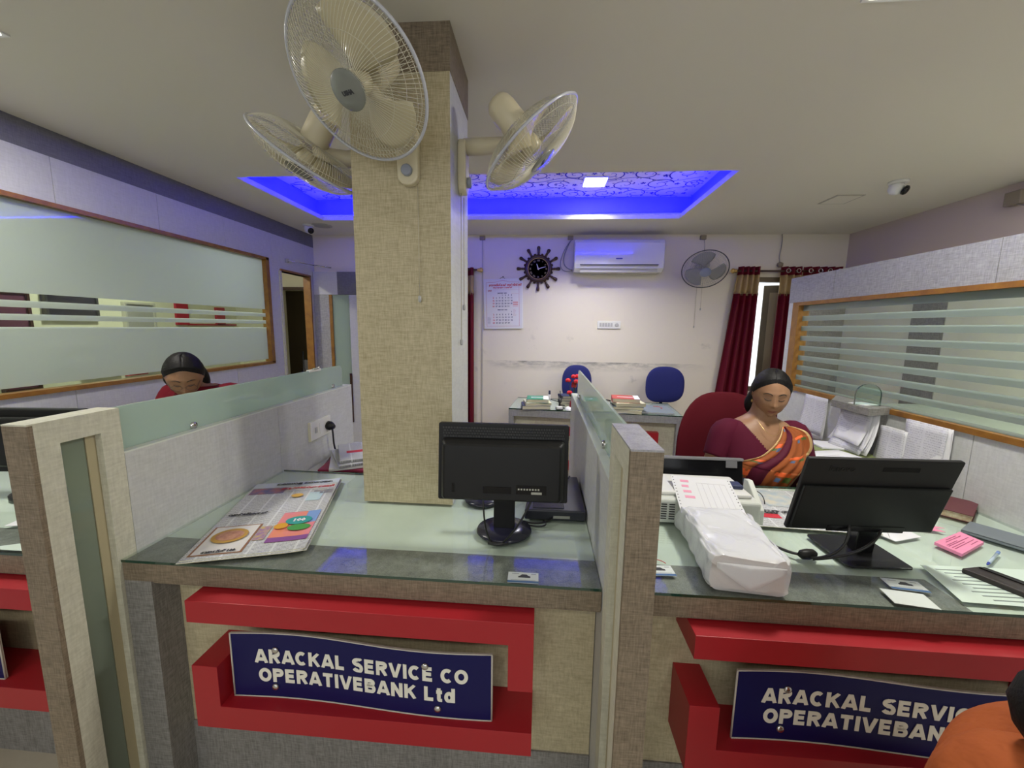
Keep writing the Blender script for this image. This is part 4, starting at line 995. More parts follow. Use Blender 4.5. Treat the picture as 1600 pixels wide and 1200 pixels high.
def head_pt(u, v, sc=1.0, feat=True):
    """u azimuth (0 = face, -Y), v polar from top; unit metres"""
    x = math.sin(v) * math.sin(u); y = -math.sin(v) * math.cos(u); z_ = math.cos(v)
    X = .080 * x; Y = .096 * y; Z = .118 * z_
    if z_ < 0:
        k = -z_; X *= 1 - .30 * k ** 1.6; Y = Y * (1 - .12 * k) - .010 * k * (y < 0)
        if y > 0: Y *= 1 - .35 * k; 
    if y < 0:
        Y *= .97; Y = Y * 1.0
        if feat:
            fr = -y
            g_ = lambda cx, cz, sx, sz: math.exp(-((X - cx) / sx) ** 2 - ((Z - cz) / sz) ** 2)
            d = 0
            d += .016 * g_(0, -.030, .011, .012) + .009 * g_(0, -.010, .008, .024) + .005 * (g_(-.012, -.034, .008, .007) + g_(.012, -.034, .008, .007))
            d -= .008 * (g_(-.029, .006, .018, .013) + g_(.029, .006, .018, .013))
            d += .005 * (g_(-.029, .003, .013, .008) + g_(.029, .003, .013, .008))
            d += .004 * (g_(-.028, .028, .02, .008) + g_(.028, .028, .02, .008))
            d += .006 * g_(0, -.060, .019, .007) + .006 * g_(0, -.070, .016, .006) - .003 * g_(0, -.0645, .022, .0025)
            d += .008 * g_(0, -.095, .018, .014) - .004 * g_(0, -.081, .022, .005)
            d += .005 * (g_(-.043, -.030, .02, .02) + g_(.043, -.030, .02, .02))
            d -= .003 * g_(0, -.047, .005, .006)
            Y -= d * min(1, fr * 1.6)
    return Vector((X, Y, Z)) * sc
def make_head(parent, loc, rot, sc, brow=True, glasses=False, bindi=False):
    M = Matrix.Translation(loc) @ Euler(rot).to_matrix().to_4x4()
    K, Vn = 110, 84
    P = [[M @ head_pt(-PI + 2 * PI * k / K, PI * i / Vn, sc) for k in range(K)] for i in range(Vn + 1)]
    raw = MB().grid([[head_pt(-PI + 2 * PI * k / K, PI * i / Vn, sc) for k in range(K)] for i in range(Vn + 1)], closed=True)
    bvh = BVHTree.FromPolygons(raw.v, raw.f)
    def on(x, z_, off=.0008):
        h = bvh.ray_cast(Vector((x * sc, -1, z_ * sc)), Vector((0, 1, 0)))[0]
        if h is None: h = Vector((x * sc, -.07, z_ * sc))
        return h + Vector((0, -off, 0))
    W = dict(parent=parent, world=True)
    # brows, lashes, lips, nostrils
    dark = pmat('brow_black', (.012, .008, .007), .7)
    for s_ in (-1, 1):
        m = MB().tube([M @ on(s_ * x, z_) for x, z_ in ((.013, .022), (.022, .028), (.032, .0295), (.042, .026), (.049, .020))], [.0012, .0022, .0022, .0017, .0008], 6)
        m.build('eyebrow', dark, **W)
        m = MB().tube([M @ on(s_ * x, z_, .0012) for x, z_ in ((.014, .000), (.020, -.0045), (.028, -.0065), (.036, -.005), (.043, -.000))], [.0008, .0014, .0017, .0016, .0008], 6)
        m.build('eyelashes', dark, **W)
        P2 = [[M @ on(s_ * (.015 + .027 * i / 8), .0005 - .0075 * math.sin(PI * i / 8) * 0 + (-.0058 * math.sin(PI * i / 8)) * (1 - j / 3) + .0045 * math.sin(PI * i / 8) * (j / 3), .0014) for i in range(9)] for j in range(4)]
        MB().grid(P2).build('eyelid', pmat('eyelid_skin', (.22, .11, .06), .45), **W, fix=False)
    up, lo = [], []
    for i in range(15):
        u = i / 14 * 2 - 1; x = u * .023; sh = (1 - u * u)
        up.append([M @ on(x, -.0640 + .0065 * sh * j / 3 * (1 - .25 * math.exp(-(u / .18) ** 2)), .0008) for j in range(4)])
        lo.append([M @ on(x, -.0645 - .0080 * sh * j / 3, .0008) for j in range(4)])
    MB().grid(up).grid(lo).build('lips', pmat('lip_colour', (.20, .065, .05), .4), **W, fix=False)
    if bindi: MB().lathe([(.003, -.0005), (.003, .001)], M @ frame_to((0, -1, 0), loc=on(0, .034)), 12).build('bindi', pmat('bindi_maroon', (.12, .01, .02), .5), **W)
    # ears
    for s_ in (-1, 1):
        m = MB(); pts = []
        for k in range(13):
            a = -.6 + 3.9 * k / 12; pts.append(M @ (Vector((s_ * (.072 + .006 * math.sin(a * .6)), .006 + .016 * math.cos(a) * .9, .0 + .030 * math.sin(a) - .004)) * sc))
        m.tube(pts, .006 * sc, 8); m.lathe([(.004, -.01), (.018 * sc, -.003), (.018 * sc, .003), (.004, .008)], M @ TR(s_ * .072 * sc, .008 * sc, -.004 * sc, ry=PI / 2), 14); m.build('ear', skin, **W)
    if glasses:
        m = MB()
        for s_ in (-1, 1):
            m.tube([M @ (Vector((s_ * .031 + .023 * math.cos(a), -.108, -.002 + .016 * math.sin(a))) * sc) for a in [2 * PI * k / 20 for k in range(21)]], .0012, 5, cap=False)
            m.tube([M @ (Vector((s_ * .054, -.106, .002)) * sc), M @ (Vector((s_ * .078, .0, .006)) * sc)], .0012, 5)
        m.tube([M @ (Vector((-.008, -.109, 0)) * sc), M @ (Vector((.008, -.109, 0)) * sc)], .0012, 5)
        m.build('glasses', pmat('glasses_metal', (.12, .08, .07), .3, metal=.6), **W)
    return M, P
def make_hair(parent, M, sc, name='hair', part=True, low=-.03, vol=1.10):
    K, Vn = 96, 60; m = MB(); P = {}
    def rim(u):      # polar angle down to which the hair reaches at azimuth u
        a = abs(u)
        if a < 1.05: return .84 + .40 * (a / 1.05) ** 1.7
        if a < 1.55: return 1.24 + (a - 1.05) / .5 * .36
        if a < 1.9: return 1.60 + (a - 1.55) / .35 * .35
        return 1.95 + min(1, (a - 1.9) / .4) * .35
    rows = []
    for i in range(Vn + 1):
        row = []
        for k in range(K):
            u = -PI + 2 * PI * k / K; t = i / Vn; v = rim(u) * t
            p = head_pt(u, v, sc, feat=False)
            grow = 1 + (vol - 1) * min(1, (1 - t) * 5 + .12) ; gz = p.z
            p = Vector((p.x * (grow + .02), p.y * grow * (1.04 if p.y > 0 else 1.0), p.z * (grow - .01)))
            p += p.normalized() * (.0015 * math.sin(u * 46 + 3 * math.sin(v * 5)))
            if part and abs(u) < 1.2: p.z -= .004 * math.exp(-(p.x / .004) ** 2)
            row.append(M @ p)
        rows.append(row)
    m.grid(rows, closed=True)
    m.grid([rows[-1], [M @ ((M.inverted() @ q) * .93) for q in rows[-1]]], closed=True)
    return m
def limb(mb, pts, rs, seg=18, sub=5):
    """smooth tapered tube through joints"""
    pts = [Vector(p) for p in pts]; keys = [(p.x, p.y, p.z, r) for p, r in zip(pts, rs)]
    sm_ = catmull(keys, sub * (len(keys) - 1)); mb.tube([q[:3] for q in sm_], [q[3] for q in sm_], seg)
def hand_(mb, wrist, direction, palm_n, sc=1.0, curl=.5, side=1):
    """palm plus five separate curled fingers"""
    d = Vector(direction).normalized(); n = Vector(palm_n).normalized(); s_ = d.cross(n).normalized() * side; n = s_.cross(d) * side
    W_ = Vector(wrist)
    secs = [(.0, .024, .016), (.02, .030, .015), (.05, .038, .014), (.085, .038, .012), (.095, .03, .009)]
    P = []
    for l, a, b in secs:
        P.append([W_ + d * l * sc + s_ * a * sc * math.cos(q) + n * b * sc * math.sin(q) for q in [2 * PI * k / 14 for k in range(14)]])
    mb.grid(P, closed=True); mb.add(P[-1], [list(range(14))]); mb.add(P[0], [list(range(14))])
    for off, ln_, r in ((-.029, .066, .0082), (-.010, .075, .0086), (.010, .071, .0082), (.028, .056, .0072)):
        p = W_ + d * .085 * sc + s_ * off * sc; pts = [p]; ang = .1
        for seg_l in (.45, .32, .26):
            ang += curl; q = d * math.cos(ang) - n * math.sin(ang); p = p + q * ln_ * seg_l * sc; pts.append(p)
        mb.tube(pts, [r * sc, r * .95 * sc, r * .85 * sc, r * .6 * sc], 10)
    p = W_ + d * .03 * sc - s_ * .028 * sc; q = (d * .7 - s_ * .7 - n * .2).normalized()
    mb.tube([p, p + q * .03 * sc, p + (q * .03 + (d * .95 - n * .3).normalized() * .028) * sc, p + (q * .03 + (d * .95 - n * .4).normalized() * .05) * sc], [.012 * sc, .011 * sc, .0095 * sc, .007 * sc], 10)

# ---- woman in the sari
wx, wy = 1.075, 1.99
wo = thing('person', 'woman in maroon blouse and orange patterned sari seated at the right counter, eyes lowered', 'person', (wx, wy, 0))
W = dict(parent=wo, world=True)
tk = [(.44, wx, wy + .10, .185, .15), (.52, wx, wy + .08, .19, .14), (.62, wx, wy + .06, .165, .12), (.72, wx, wy + .03, .155, .118), (.82, wx, wy + .0, .168, .125), (.90, wx, wy - .01, .178, .128), (.98, wx, wy + .0, .175, .110), (1.04, wx, wy + .01, .165, .088), (1.075, wx, wy + .015, .125, .072), (1.10, wx + .0, wy + .02, .075, .062), (1.125, wx + .005, wy + .012, .054, .055), (1.16, wx + .01, wy + .008, .050, .053), (1.20, wx + .012, wy + .006, .048, .052)]
TP = torso(tk, 70, 64)
bodym = MB().grid(TP, closed=True)
SHL = Vector((wx - .165, wy + .01, 1.025)); SHR = Vector((wx + .165, wy + .01, 1.025))
ELL = Vector((wx - .235, wy - .03, .83)); WRL = Vector((wx - .31, wy - .20, .875))
ELR = Vector((wx + .235, wy - .02, .80)); WRR = Vector((wx + .12, wy - .20, .865))
limb(bodym, [SHL + Vector((.05, 0, 0)), SHL, (SHL + ELL) / 2, ELL, (ELL + WRL) / 2, WRL], [.045, .056, .050, .042, .038, .025])
limb(bodym, [SHR - Vector((.05, 0, 0)), SHR, (SHR + ELR) / 2, ELR, (ELR + WRR) / 2, WRR], [.045, .054, .048, .040, .036, .024])
hand_(bodym, WRL, (.25, -1, -.1), (0, 0, 1), 1, .3, 1); hand_(bodym, WRR, (-.3, -1, -.1), (0, 0, 1), 1, .3, -1)
# legs to the floor (behind the counter)
for s_ in (-1, 1):
    limb(bodym, [(wx + s_ * .09, wy + .08, .50), (wx + s_ * .10, wy - .10, .53), (wx + s_ * .11, wy - .18, .50), (wx + s_ * .11, wy - .16, .28), (wx + s_ * .11, wy - .14, .09), (wx + s_ * .11, wy - .15, .045)], [.085, .08, .065, .052, .038, .034])
    limb(bodym, [(wx + s_ * .11, wy - .12, .04), (wx + s_ * .11, wy - .20, .035), (wx + s_ * .11, wy - .29, .022)], [.034, .032, .018])
HL = Vector((wx + .022, wy - .012, 1.222)); HR = (.20, 0.02, -.27)
Mh, HP = make_head(wo, HL, HR, .96, bindi=False)
bodym.grid(HP, closed=True)
bodym.build('body', skin, **W, fix=True)
hm = make_hair(wo, Mh, .96, vol=1.10)
# low bun and gathered hair on the nape
hm.lathe([(.004, -.045), (.035, -.035), (.046, 0), (.038, .032), (.004, .045)], Mh @ TR(-.01, .105, -.035), 20)
limb(hm, [Mh @ Vector((-.045, .06, -.02)), Mh @ Vector((-.062, .055, -.075)), Mh @ Vector((-.055, .07, -.12))], [.03, .032, .022], 12)
limb(hm, [Mh @ Vector((.045, .06, -.02)), Mh @ Vector((.058, .055, -.085)), Mh @ Vector((.05, .06, -.115))], [.025, .022, .01], 12)
hm.build('hair', hairm, **W)
MB().lathe([(.002, -.008), (.0045, -.003), (.0045, .003), (.002, .008)], Mh @ TR(-.073, -.002, -.042), 10).build('earring', goldm, **W)
# blouse: follows the torso with a V neck and short sleeves
bl = MB(); blouse_m = pmat('maroon_blouse', (.085, .005, .022), .8, spec=.2)
ctr = Vector((wx, wy + .01, 0))
BP = []
for row in TP:
    BP.append([p + Vector(((p.x - wx) * .05, (p.y - wy) * .06, 0)) for p in row])
TPf = torso(tk, 210, 170); BP = [[p + Vector(((p.x - wx) * .05, (p.y - wy) * .06, 0)) for p in row] for row in TPf]; mm = MB().grid(BP, closed=True)
keep = []
for f in mm.f:
    c_ = sum((mm.v[i] for i in f), Vector()) / len(f)
    if c_.z < .74: continue
    dxn = abs(c_.x - wx - .01)
    if c_.y < wy + .02: lim = .925 + dxn * 1.35
    else: lim = 1.02 + dxn * .45
    if c_.z > min(lim, 1.085): continue
    keep.append(f)
bl.v = mm.v; bl.f = keep; bl.mi = [0] * len(keep); bl.sm = [True] * len(keep)
sleeve_end = SHL.lerp(ELL, .62)
limb(bl, [SHL + Vector((.065, 0, .006)), SHL + Vector((.008, 0, .0)), SHL.lerp(ELL, .35), sleeve_end], [.046, .064, .061, .056])
limb(bl, [SHR + Vector((-.065, 0, .006)), SHR, SHR.lerp(ELR, .35), SHR.lerp(ELR, .62)], [.046, .060, .058, .054])
bl.build('blouse', blouse_m, **W, solid=.003, fix=False)
# sari pallu draped from the left shoulder across the chest
tm = MB().grid(BP, closed=True); limb(tm, [SHR - Vector((.06, 0, 0)), SHR, SHR.lerp(ELR, .4), ELR], [.05, .066, .066, .06]); limb(tm, [SHL + Vector((.06, 0, 0)), SHL, SHL.lerp(ELL, .4), ELL], [.05, .06, .06, .055])
tb = BVHTree.FromPolygons(tm.v, tm.f)
def drape(x, z_, off):
    h = tb.ray_cast(Vector((x, wy - 1, z_)), Vector((0, 1, 0)))[0]
    y = h.y if h is not None else wy + .02
    return Vector((x, min(y, wy + .03) - off, z_))
sari_o = pmat('sari_orange_brown', (.30, .08, .022), .65, spec=.2); sari_m = pmat('sari_maroon', (.085, .005, .022), .65, spec=.2); sari_g = pmat('sari_gold_border', (.55, .36, .16), .35, metal=.3)
sari_or = pmat('sari_bright_orange', (.75, .11, .015), .6); sari_gr = pmat('sari_green', (.07, .11, .015), .6); sari_bl = pmat('sari_blue', (.07, .12, .24), .6)
NU, NV = 64, 84
def edgeL(t):   # neck-side edge of the pallu, from shoulder top down to the waist at the woman's right
    p = catmull([(wx + .060, 1.072), (wx + .025, 1.02), (wx - .055, .955), (wx - .125, .925), (wx - .165, .895), (wx - .17, .74)], 60)[min(60, int(t * 60))]; return p
def edgeR(t):
    p = catmull([(wx + .085, 1.078), (wx + .175, 1.052), (wx + .205, .985), (wx + .168, .915), (wx + .115, .845), (wx + .06, .74)], 60)[min(60, int(t * 60))]; return p
P = []; 
for i in range(NU + 1):
    t = i / NU; a = edgeL(t); b = edgeR(t); row = []
    for j in range(NV + 1):
        v = j / NV; x = a[0] + (b[0] - a[0]) * v; z_ = a[1] + (b[1] - a[1]) * v
        fold = .004 * math.sin(v * 34 + t * 3) * (.3 + t) + .006 * math.exp(-((v - .42) / .05) ** 2)
        row.append(drape(x, z_, .010 + fold))
    P.append(row)
# smooth the sheet so it hangs
for _ in range(3):
    for i in range(1, NU):
        for j in range(1, NV): P[i][j] = Vector((P[i][j].x, (P[i - 1][j].y + P[i + 1][j].y + P[i][j - 1].y + P[i][j + 1].y + 2 * P[i][j].y) / 6, P[i][j].z))
def sari_mi(i, j):
    t = i / NU; v = j / NV
    if v < .055 or v > .925: return 2
    if .30 - .10 * t < v < .47 - .02 * t: return 1
    u = (t * 7.5 + (0 if v < .4 else .35)) % 2.0
    w_ = v * 12 + t * 4
    if u < .42 and (.10 < v < .22 or .55 < v < .82): return 3 if abs(((v * 9) % 1) - .5) > .12 or u > .1 else 0
    if .42 <= u < .68 and (.06 < v < .16 or .76 < v < .88): return 4
    if .46 <= u < .72 and (.17 < v < .25 or .62 < v < .70): return 5
    return 0
MB().grid(P, mif=sari_mi).build('sari_drape', [sari_o, sari_m, sari_g, sari_or, sari_gr, sari_bl], **W, solid=.002, fix=False)
# loose end of the sari behind the left arm and the skirt over the lap
sk = MB(); SKR = torso([(.40, wx, wy + .0, .22, .24), (.48, wx, wy + .0, .225, .235), (.56, wx, wy + .02, .215, .20), (.66, wx, wy + .05, .185, .145), (.76, wx, wy + .03, .170, .132)], 16, 48); sk.grid(SKR, closed=True)
sk.grid(torso([(.06, wx, wy - .16, .20, .09), (.25, wx, wy - .14, .19, .10), (.45, wx, wy - .10, .20, .12)], 10, 40), closed=True)
sk.build('sari_skirt', sari_m, **W, solid=.003, fix=False)
lo = MB(); Q = []
for i in range(21):
    t = i / 20; z_ = 1.03 - .36 * t
    Q.append([Vector((wx + .165 + .085 * math.sin(min(1, t * 2) * PI / 2) * (1 - .25 * t) - .03 * k / 8, wy - .03 + .10 * k / 8 + .006 * math.sin(k * 2.4), z_)) for k in range(9)])
lo.grid(Q).build('sari_end', sari_m, **W, solid=.003, fix=False)
MB().tube(bez((wx - .045, wy - .045, 1.105), (wx - .035, wy - .13, 1.02), (wx + .035, wy - .13, 1.02), (wx + .055, wy - .045, 1.10), 20), .0008, 5).build('necklace', goldm, **W)

# ---- woman behind the left divider, looking down
vx, vy = -1.87, 2.0
vo = thing('person', 'woman in maroon top and glasses behind the left divider, head bent down', 'person', (vx, vy, 0)); W = dict(parent=vo, world=True)
tk2 = [(.42, vx, vy + .16, .18, .15), (.55, vx, vy + .15, .175, .13), (.75, vx, vy + .12, .155, .115), (.92, vx, vy + .09, .17, .12), (1.04, vx, vy + .07, .18, .11), (1.12, vx, vy + .06, .178, .09), (1.165, vx, vy + .05, .14, .07), (1.185, vx, vy + .03, .07, .058), (1.21, vx, vy + .0, .05, .052), (1.23, vx, vy - .02, .047, .05)]
T2 = torso(tk2, 50, 48); bm2 = MB().grid(T2, closed=True)
for s_ in (-1, 1):
    sh = Vector((vx + s_ * .175, vy + .06, 1.125)); el = Vector((vx + s_ * .25, vy - .06, .84)); wr = Vector((vx + s_ * .10, vy - .27, .86))
    limb(bm2, [sh - Vector((s_ * .05, 0, 0)), sh, (sh + el) / 2, el, (el + wr) / 2, wr], [.045, .054, .048, .040, .036, .025])
    hand_(bm2, wr, (-s_ * .3, -1, -.1), (0, 0, 1), 1, .3, -s_)
    limb(bm2, [(vx + s_ * .09, vy + .08, .50), (vx + s_ * .10, vy - .15, .52), (vx + s_ * .11, vy - .24, .48), (vx + s_ * .11, vy - .22, .28), (vx + s_ * .11, vy - .20, .06)], [.085, .08, .065, .052, .036])
    limb(bm2, [(vx + s_ * .11, vy - .18, .04), (vx + s_ * .11, vy - .26, .035), (vx + s_ * .11, vy - .34, .022)], [.034, .032, .018])
Mh2, HP2 = make_head(vo, Vector((vx + .02, vy - .07, 1.245)), (.50, 0, .70), .98, glasses=True)
bm2.grid(HP2, closed=True); bm2.build('body', skin, **W)
hm2 = make_hair(vo, Mh2, .98, vol=1.13)
limb(hm2, [Mh2 @ Vector((.045, .05, .03)), Mh2 @ Vector((.066, .05, -.03)), Mh2 @ Vector((.075, .04, -.075)), Mh2 @ Vector((.07, .05, -.12))], [.03, .034, .030, .010], 14)
limb(hm2, [Mh2 @ Vector((-.05, .05, .02)), Mh2 @ Vector((-.066, .04, -.04)), Mh2 @ Vector((-.065, .05, -.09))], [.03, .026, .012], 14)
hm2.build('hair', hairm, **W)
b2 = MB(); mm = MB().grid([[p + Vector(((p.x - vx) * .06, (p.y - vy - .03) * .07, .002)) for p in row] for row in T2], closed=True)
b2.v = mm.v; b2.f = [f for f in mm.f if .5 < sum(mm.v[i].z for i in f) / 4 < 1.18]; b2.mi = [0] * len(b2.f); b2.sm = [True] * len(b2.f)
for s_ in (-1, 1):
    sh = Vector((vx + s_ * .175, vy + .06, 1.125)); el = Vector((vx + s_ * .25, vy - .06, .84)); limb(b2, [sh - Vector((s_ * .065, 0, -.008)), sh, sh.lerp(el, .4), sh.lerp(el, .7)], [.05, .062, .058, .053])
b2.build('top', pmat('crimson_top', (.13, .004, .012), .8, spec=.2), **W, solid=.003, fix=False)

# ---- customer in orange seated at the bottom right, seen from behind
ux, uy = .80, .46
uo = thing('person', 'customer in orange top seated at bottom right corner, back to the camera', 'person', (ux, uy, 0)); W = dict(parent=uo, world=True)
tk3 = [(0.440, ux, uy - .03, .20, .15), (0.550, ux, uy - .03, .19, .14), (0.680, ux, uy - .01, .185, .135), (0.790, ux, uy + .01, .205, .14), (0.880, ux, uy + .02, .215, .13), (0.940, ux, uy + .02, .205, .11), (0.985, ux + .0, uy + .02, .15, .09), (1.010, ux + .0, uy + .02, .085, .07), (1.040, ux, uy + .02, .055, .055), (1.100, ux, uy + .03, .05, .053)]
T3 = torso(tk3, 50, 56); b3 = MB().grid(T3, closed=True)
A3 = {}
for s_ in (-1, 1):
    sh = Vector((ux + s_ * .18, uy + .02, .925)); el = Vector((ux + s_ * .22, uy + .03, .72)); wr = Vector((ux + s_ * .08, uy + .14, .57)); A3[s_] = (sh, el, wr)
    limb(b3, [sh - Vector((s_ * .05, 0, 0)), sh, (sh + el) / 2, el, (el + wr) / 2, wr], [.05, .058, .052, .044, .038, .026])
    hand_(b3, wr, (-s_ * .4, 1, -.2), (0, 0, 1), 1, .35, s_)
    limb(b3, [(ux + s_ * .09, uy - .02, .50), (ux + s_ * .10, uy + .12, .51), (ux + s_ * .10, uy + .25, .45), (ux + s_ * .10, uy + .24, .26), (ux + s_ * .10, uy + .20, .06)], [.09, .085, .065, .052, .036])
    limb(b3, [(ux + s_ * .10, uy + .18, .04), (ux + s_ * .10, uy + .25, .035), (ux + s_ * .10, uy + .31, .022)], [.034, .032, .018])
Mh3, HP3 = make_head(uo, Vector((ux - .045, uy + .05, 1.155)), (.25, -.12, PI), .98)
b3.grid(HP3, closed=True); b3.build('body', skin, **W)
hm3 = make_hair(uo, Mh3, .98, vol=1.14)
limb(hm3, [Mh3 @ Vector((0, .08, .0)), Mh3 @ Vector((.0, .09, -.08)), (ux - .03, uy - .10, 1.0), (ux - .02, uy - .155, .84)], [.06, .058, .045, .012], 18)
limb(hm3, [Mh3 @ Vector((.03, .05, .0)), Mh3 @ Vector((.065, .05, -.06)), (ux - .145, uy + .02, 1.045), (ux - .145, uy - .02, .985)], [.06, .055, .048, .012], 18)
hm3.build('hair', hairm, **W)
k3 = MB(); mm = MB().grid([[p + Vector(((p.x - ux) * .07, (p.y - uy) * .12, .004)) + Vector((.004 * math.sin(p.z * 60 + p.x * 18), .004 * math.sin(p.x * 45 + p.z * 22), 0)) for p in row] for row in T3], closed=True)
k3.v = mm.v; k3.f = [f for f in mm.f if sum(mm.v[i].z for i in f) / 4 < 1.008]; k3.mi = [0] * len(k3.f); k3.sm = [True] * len(k3.f)
for s_ in (-1, 1):
    sh, el, wr = A3[s_]; limb(k3, [sh - Vector((s_ * .075, 0, -.006)), sh, sh.lerp(el, .5), el, el.lerp(wr, .4)], [.056, .070, .064, .058, .050])
k3.grid(torso([(.36, ux, uy + .07, .21, .22), (.50, ux, uy + .07, .215, .22), (.60, ux, uy + .02, .21, .17)], 10, 40), closed=True)
orange = pmat('orange_cotton', (.42, .105, .03), .85, bump=.7, bscale=22, bdist=.012, spec=.2, var=1, vscale=9, col2=(.34, .08, .022))
k3.build('tunic', orange, **W, solid=.004, fix=False)
sf = MB(); Q = []
for i in range(25):
    t = i / 24; a = -PI * .1 + t * PI * 1.0
    Q.append([Vector((ux + .02 + .085 * math.cos(a + PI * .55) - .02 * (k / 6) * math.cos(t * 3), uy - .02 - .055 * math.sin(a) + .02 - .045 * k / 6, 1.012 + .012 * math.sin(k * 1.7 + t * 5) - .05 * k / 6)) for k in range(7)])
sf.grid(Q).build('collar_fold', orange, **W, solid=.006, fix=False)
cs = office_chair('black office chair that the customer in orange sits on, below the frame', ux, uy - .03, PI, black, .40, .28, .52, .45)

# ------------------------------------------------------------------ things on the middle counter
GT = .823   # top of the counter glass
def flat_poly(name, pts, z0, h, mats, parent, mis=None):
    return MB().prism(pts, h, Matrix.Translation((0, 0, z0)), mis=mis).build(name, mats, parent)
def quadmap(q):     # q: 4 corners (bottom-left, bottom-right, top-right, top-left); (u,v) -> point
    a, b, c, d = [Vector((*p, 0)) for p in q]
    return lambda u, v: (a * (1 - u) + b * u) * (1 - v) + (d * (1 - u) + c * u) * v
def newspaper(label, loc, rz, w_, d, layers, full=True, group=None):
    t_ = thing('newspaper', label, 'newspaper', loc, rz, group)
    npm = newsprint('newsprint_columns', (.60, .61, .62), (.14, .14, .16), rows=130, cols=15)
    for k in range(layers):
        m = MB(); P = []; dx = .006 * math.sin(k * 2.1); dy = .006 * math.cos(k * 1.7); n = 14
        for side in (0, 1):
            G = []
            for i in range(n + 1):
                v = i / n; row = []
                for j in range(n + 1):
                    u = j / n
                    lift = .0035 * math.sin(u * 5 + k) * v * v * .4 + .003 * (u > .85) * (u - .85) / .15
                    row.append(Vector(((u - .5) * w_ + dx, v * d + dy, .0026 * k + lift + (.0022 if side else 0))))
                G.append(row)
            P.append(G)
        m.grid(P[1], smooth=True); m.grid([r[::-1] for r in P[0]])
        bl_ = P[0][0]; tl_ = P[1][0]; m.grid([bl_, tl_], mi=1); m.grid([P[1][-1], P[0][-1]], mi=1)
        m.grid([[r[0] for r in P[1]], [r[0] for r in P[0]]], mi=1); m.grid([[r[-1] for r in P[0]], [r[-1] for r in P[1]]], mi=1)
        m.build('sheet', [npm, papery], t_, fix=False)
    zt_ = .0026 * layers + .0022
    def pic(name, x0, x1, y0, y1, mat, dz=0, M=None):
        G = []
        for i in range(7):
            row = []
            for j in range(7):
                u = x0 + (x1 - x0) * j / 6; v = y0 + (y1 - y0) * i / 6
                lift = .0035 * math.sin(u * 5 + layers - 1) * v * v * .4 + .003 * (u > .85) * (u - .85) / .15
                row.append(Vector(((u - .5) * w_, v * d, .0026 * (layers - 1) + .0022 + lift + .0012 + dz)))
            G.append(row)
        return MB().grid(G).build(name, mat, t_, fix=False)
    return t_, pic, zt_
# large newspaper at the left
t_, pic, ztp = newspaper('open Malayalam newspaper with colour pictures on the middle counter, left end', (-.875, 1.05, GT), .30, .335, .585, 4)
M0 = Matrix.Translation((0, 0, ztp + .0020))
pic('masthead_band', .0, 1.0, .91, 1.0, pmat('masthead_blue_white', (.55, .60, .66), .7))
pic('action_photo', .02, .40, .80, .90, pmat('photo_red_blue', (.42, .16, .16), .6, var=1, vscale=25, col2=(.08, .12, .26)))
pic('sports_photo', .76, .98, .74, .80, pmat('photo_dark', (.16, .17, .2), .6, var=1, vscale=30, col2=(.4, .36, .33)))
pic('blank_headline_box', .42, .98, .83, .90, pmat('headline_white', (.66, .66, .66), .7))
pic('pale_blue_box', .72, .88, .63, .77, pmat('pale_blue_box', (.45, .58, .62), .7))
pic('advert_border', .03, .46, .03, .34, pmat('advert_brown', (.26, .12, .06), .6))
pic('advert', .05, .44, .04, .33, pmat('advert_white', (.62, .60, .58), .7), dz=.0006)
pic('colour_advert', .60, .97, .10, .46, pmat('advert_orange', (.75, .26, .07), .6, var=1, vscale=9, col2=(.70, .22, .30)), dz=.0008)
pic('colour_advert_corner', .84, .97, .30, .46, pmat('advert_blue', (.20, .33, .62), .6), dz=.0011)
pic('colour_advert_base', .60, .97, .10, .15, pmat('advert_purple', (.22, .07, .26), .6), dz=.0011)
pic('small_advert', .47, .57, .14, .30, pmat('advert_mix', (.55, .42, .12), .6, var=1, vscale=60, col2=(.25, .12, .35)), dz=.0006)
hred = pmat('headline_red', (.5, .03, .04), .6)
for body_, sz_, hx, hy, hm_ in (('മലയാള മനോരമ', .026, .03, .555, inkm), ('ആഘോഷമായി', .026, .055, .502, hred), ('വാർത്തകൾ', .020, -.09, .28, inkm), ('ബാങ്ക് 100', .016, -.08, .03, inkm)):
    m = MB(); addtext(m, body_, sz_, M0 @ TR(hx, hy, 0), 0, bold=.0012); m.build('headline', hm_, t_, fix=False)
def disc(nm, u, v, rx, ry, mat, dz): MB().prism([(rx * math.cos(a), ry * math.sin(a)) for a in [2 * PI * k / 24 for k in range(24)]], .0005, TR((u - .5) * .335, v * .585, ztp + dz + .0016)).build(nm, mat, t_)
disc('gold_emblem', .245, .21, .052, .046, pmat('emblem_gold', (.42, .24, .04), .5), .001); disc('gold_emblem_core', .245, .21, .040, .032, pmat('emblem_skin', (.52, .28, .18), .5, var=1, vscale=40, col2=(.3, .12, .08)), .0018)
disc('gold_medal', .60, .72, .022, .017, pmat('medal_gold', (.60, .36, .07), .5), .001)
disc('teal_cloud', .80, .33, .042, .030, pmat('advert_teal', (.03, .30, .28), .6), .002); disc('green_patch', .84, .24, .036, .022, pmat('advert_green', (.06, .30, .06), .6), .002); disc('yellow_patch', .66, .27, .022, .02, pmat('advert_yellow', (.65, .32, .02), .6), .002)
m = MB(); addtext(m, '100', .028, TR((.80 - .5) * .335, .33 * .585, ztp + .0044, rz=0), 0, bold=.0014); m.build('advert_number', paper, t_, fix=False)
t_.rotation_euler = (0, 0, .30)

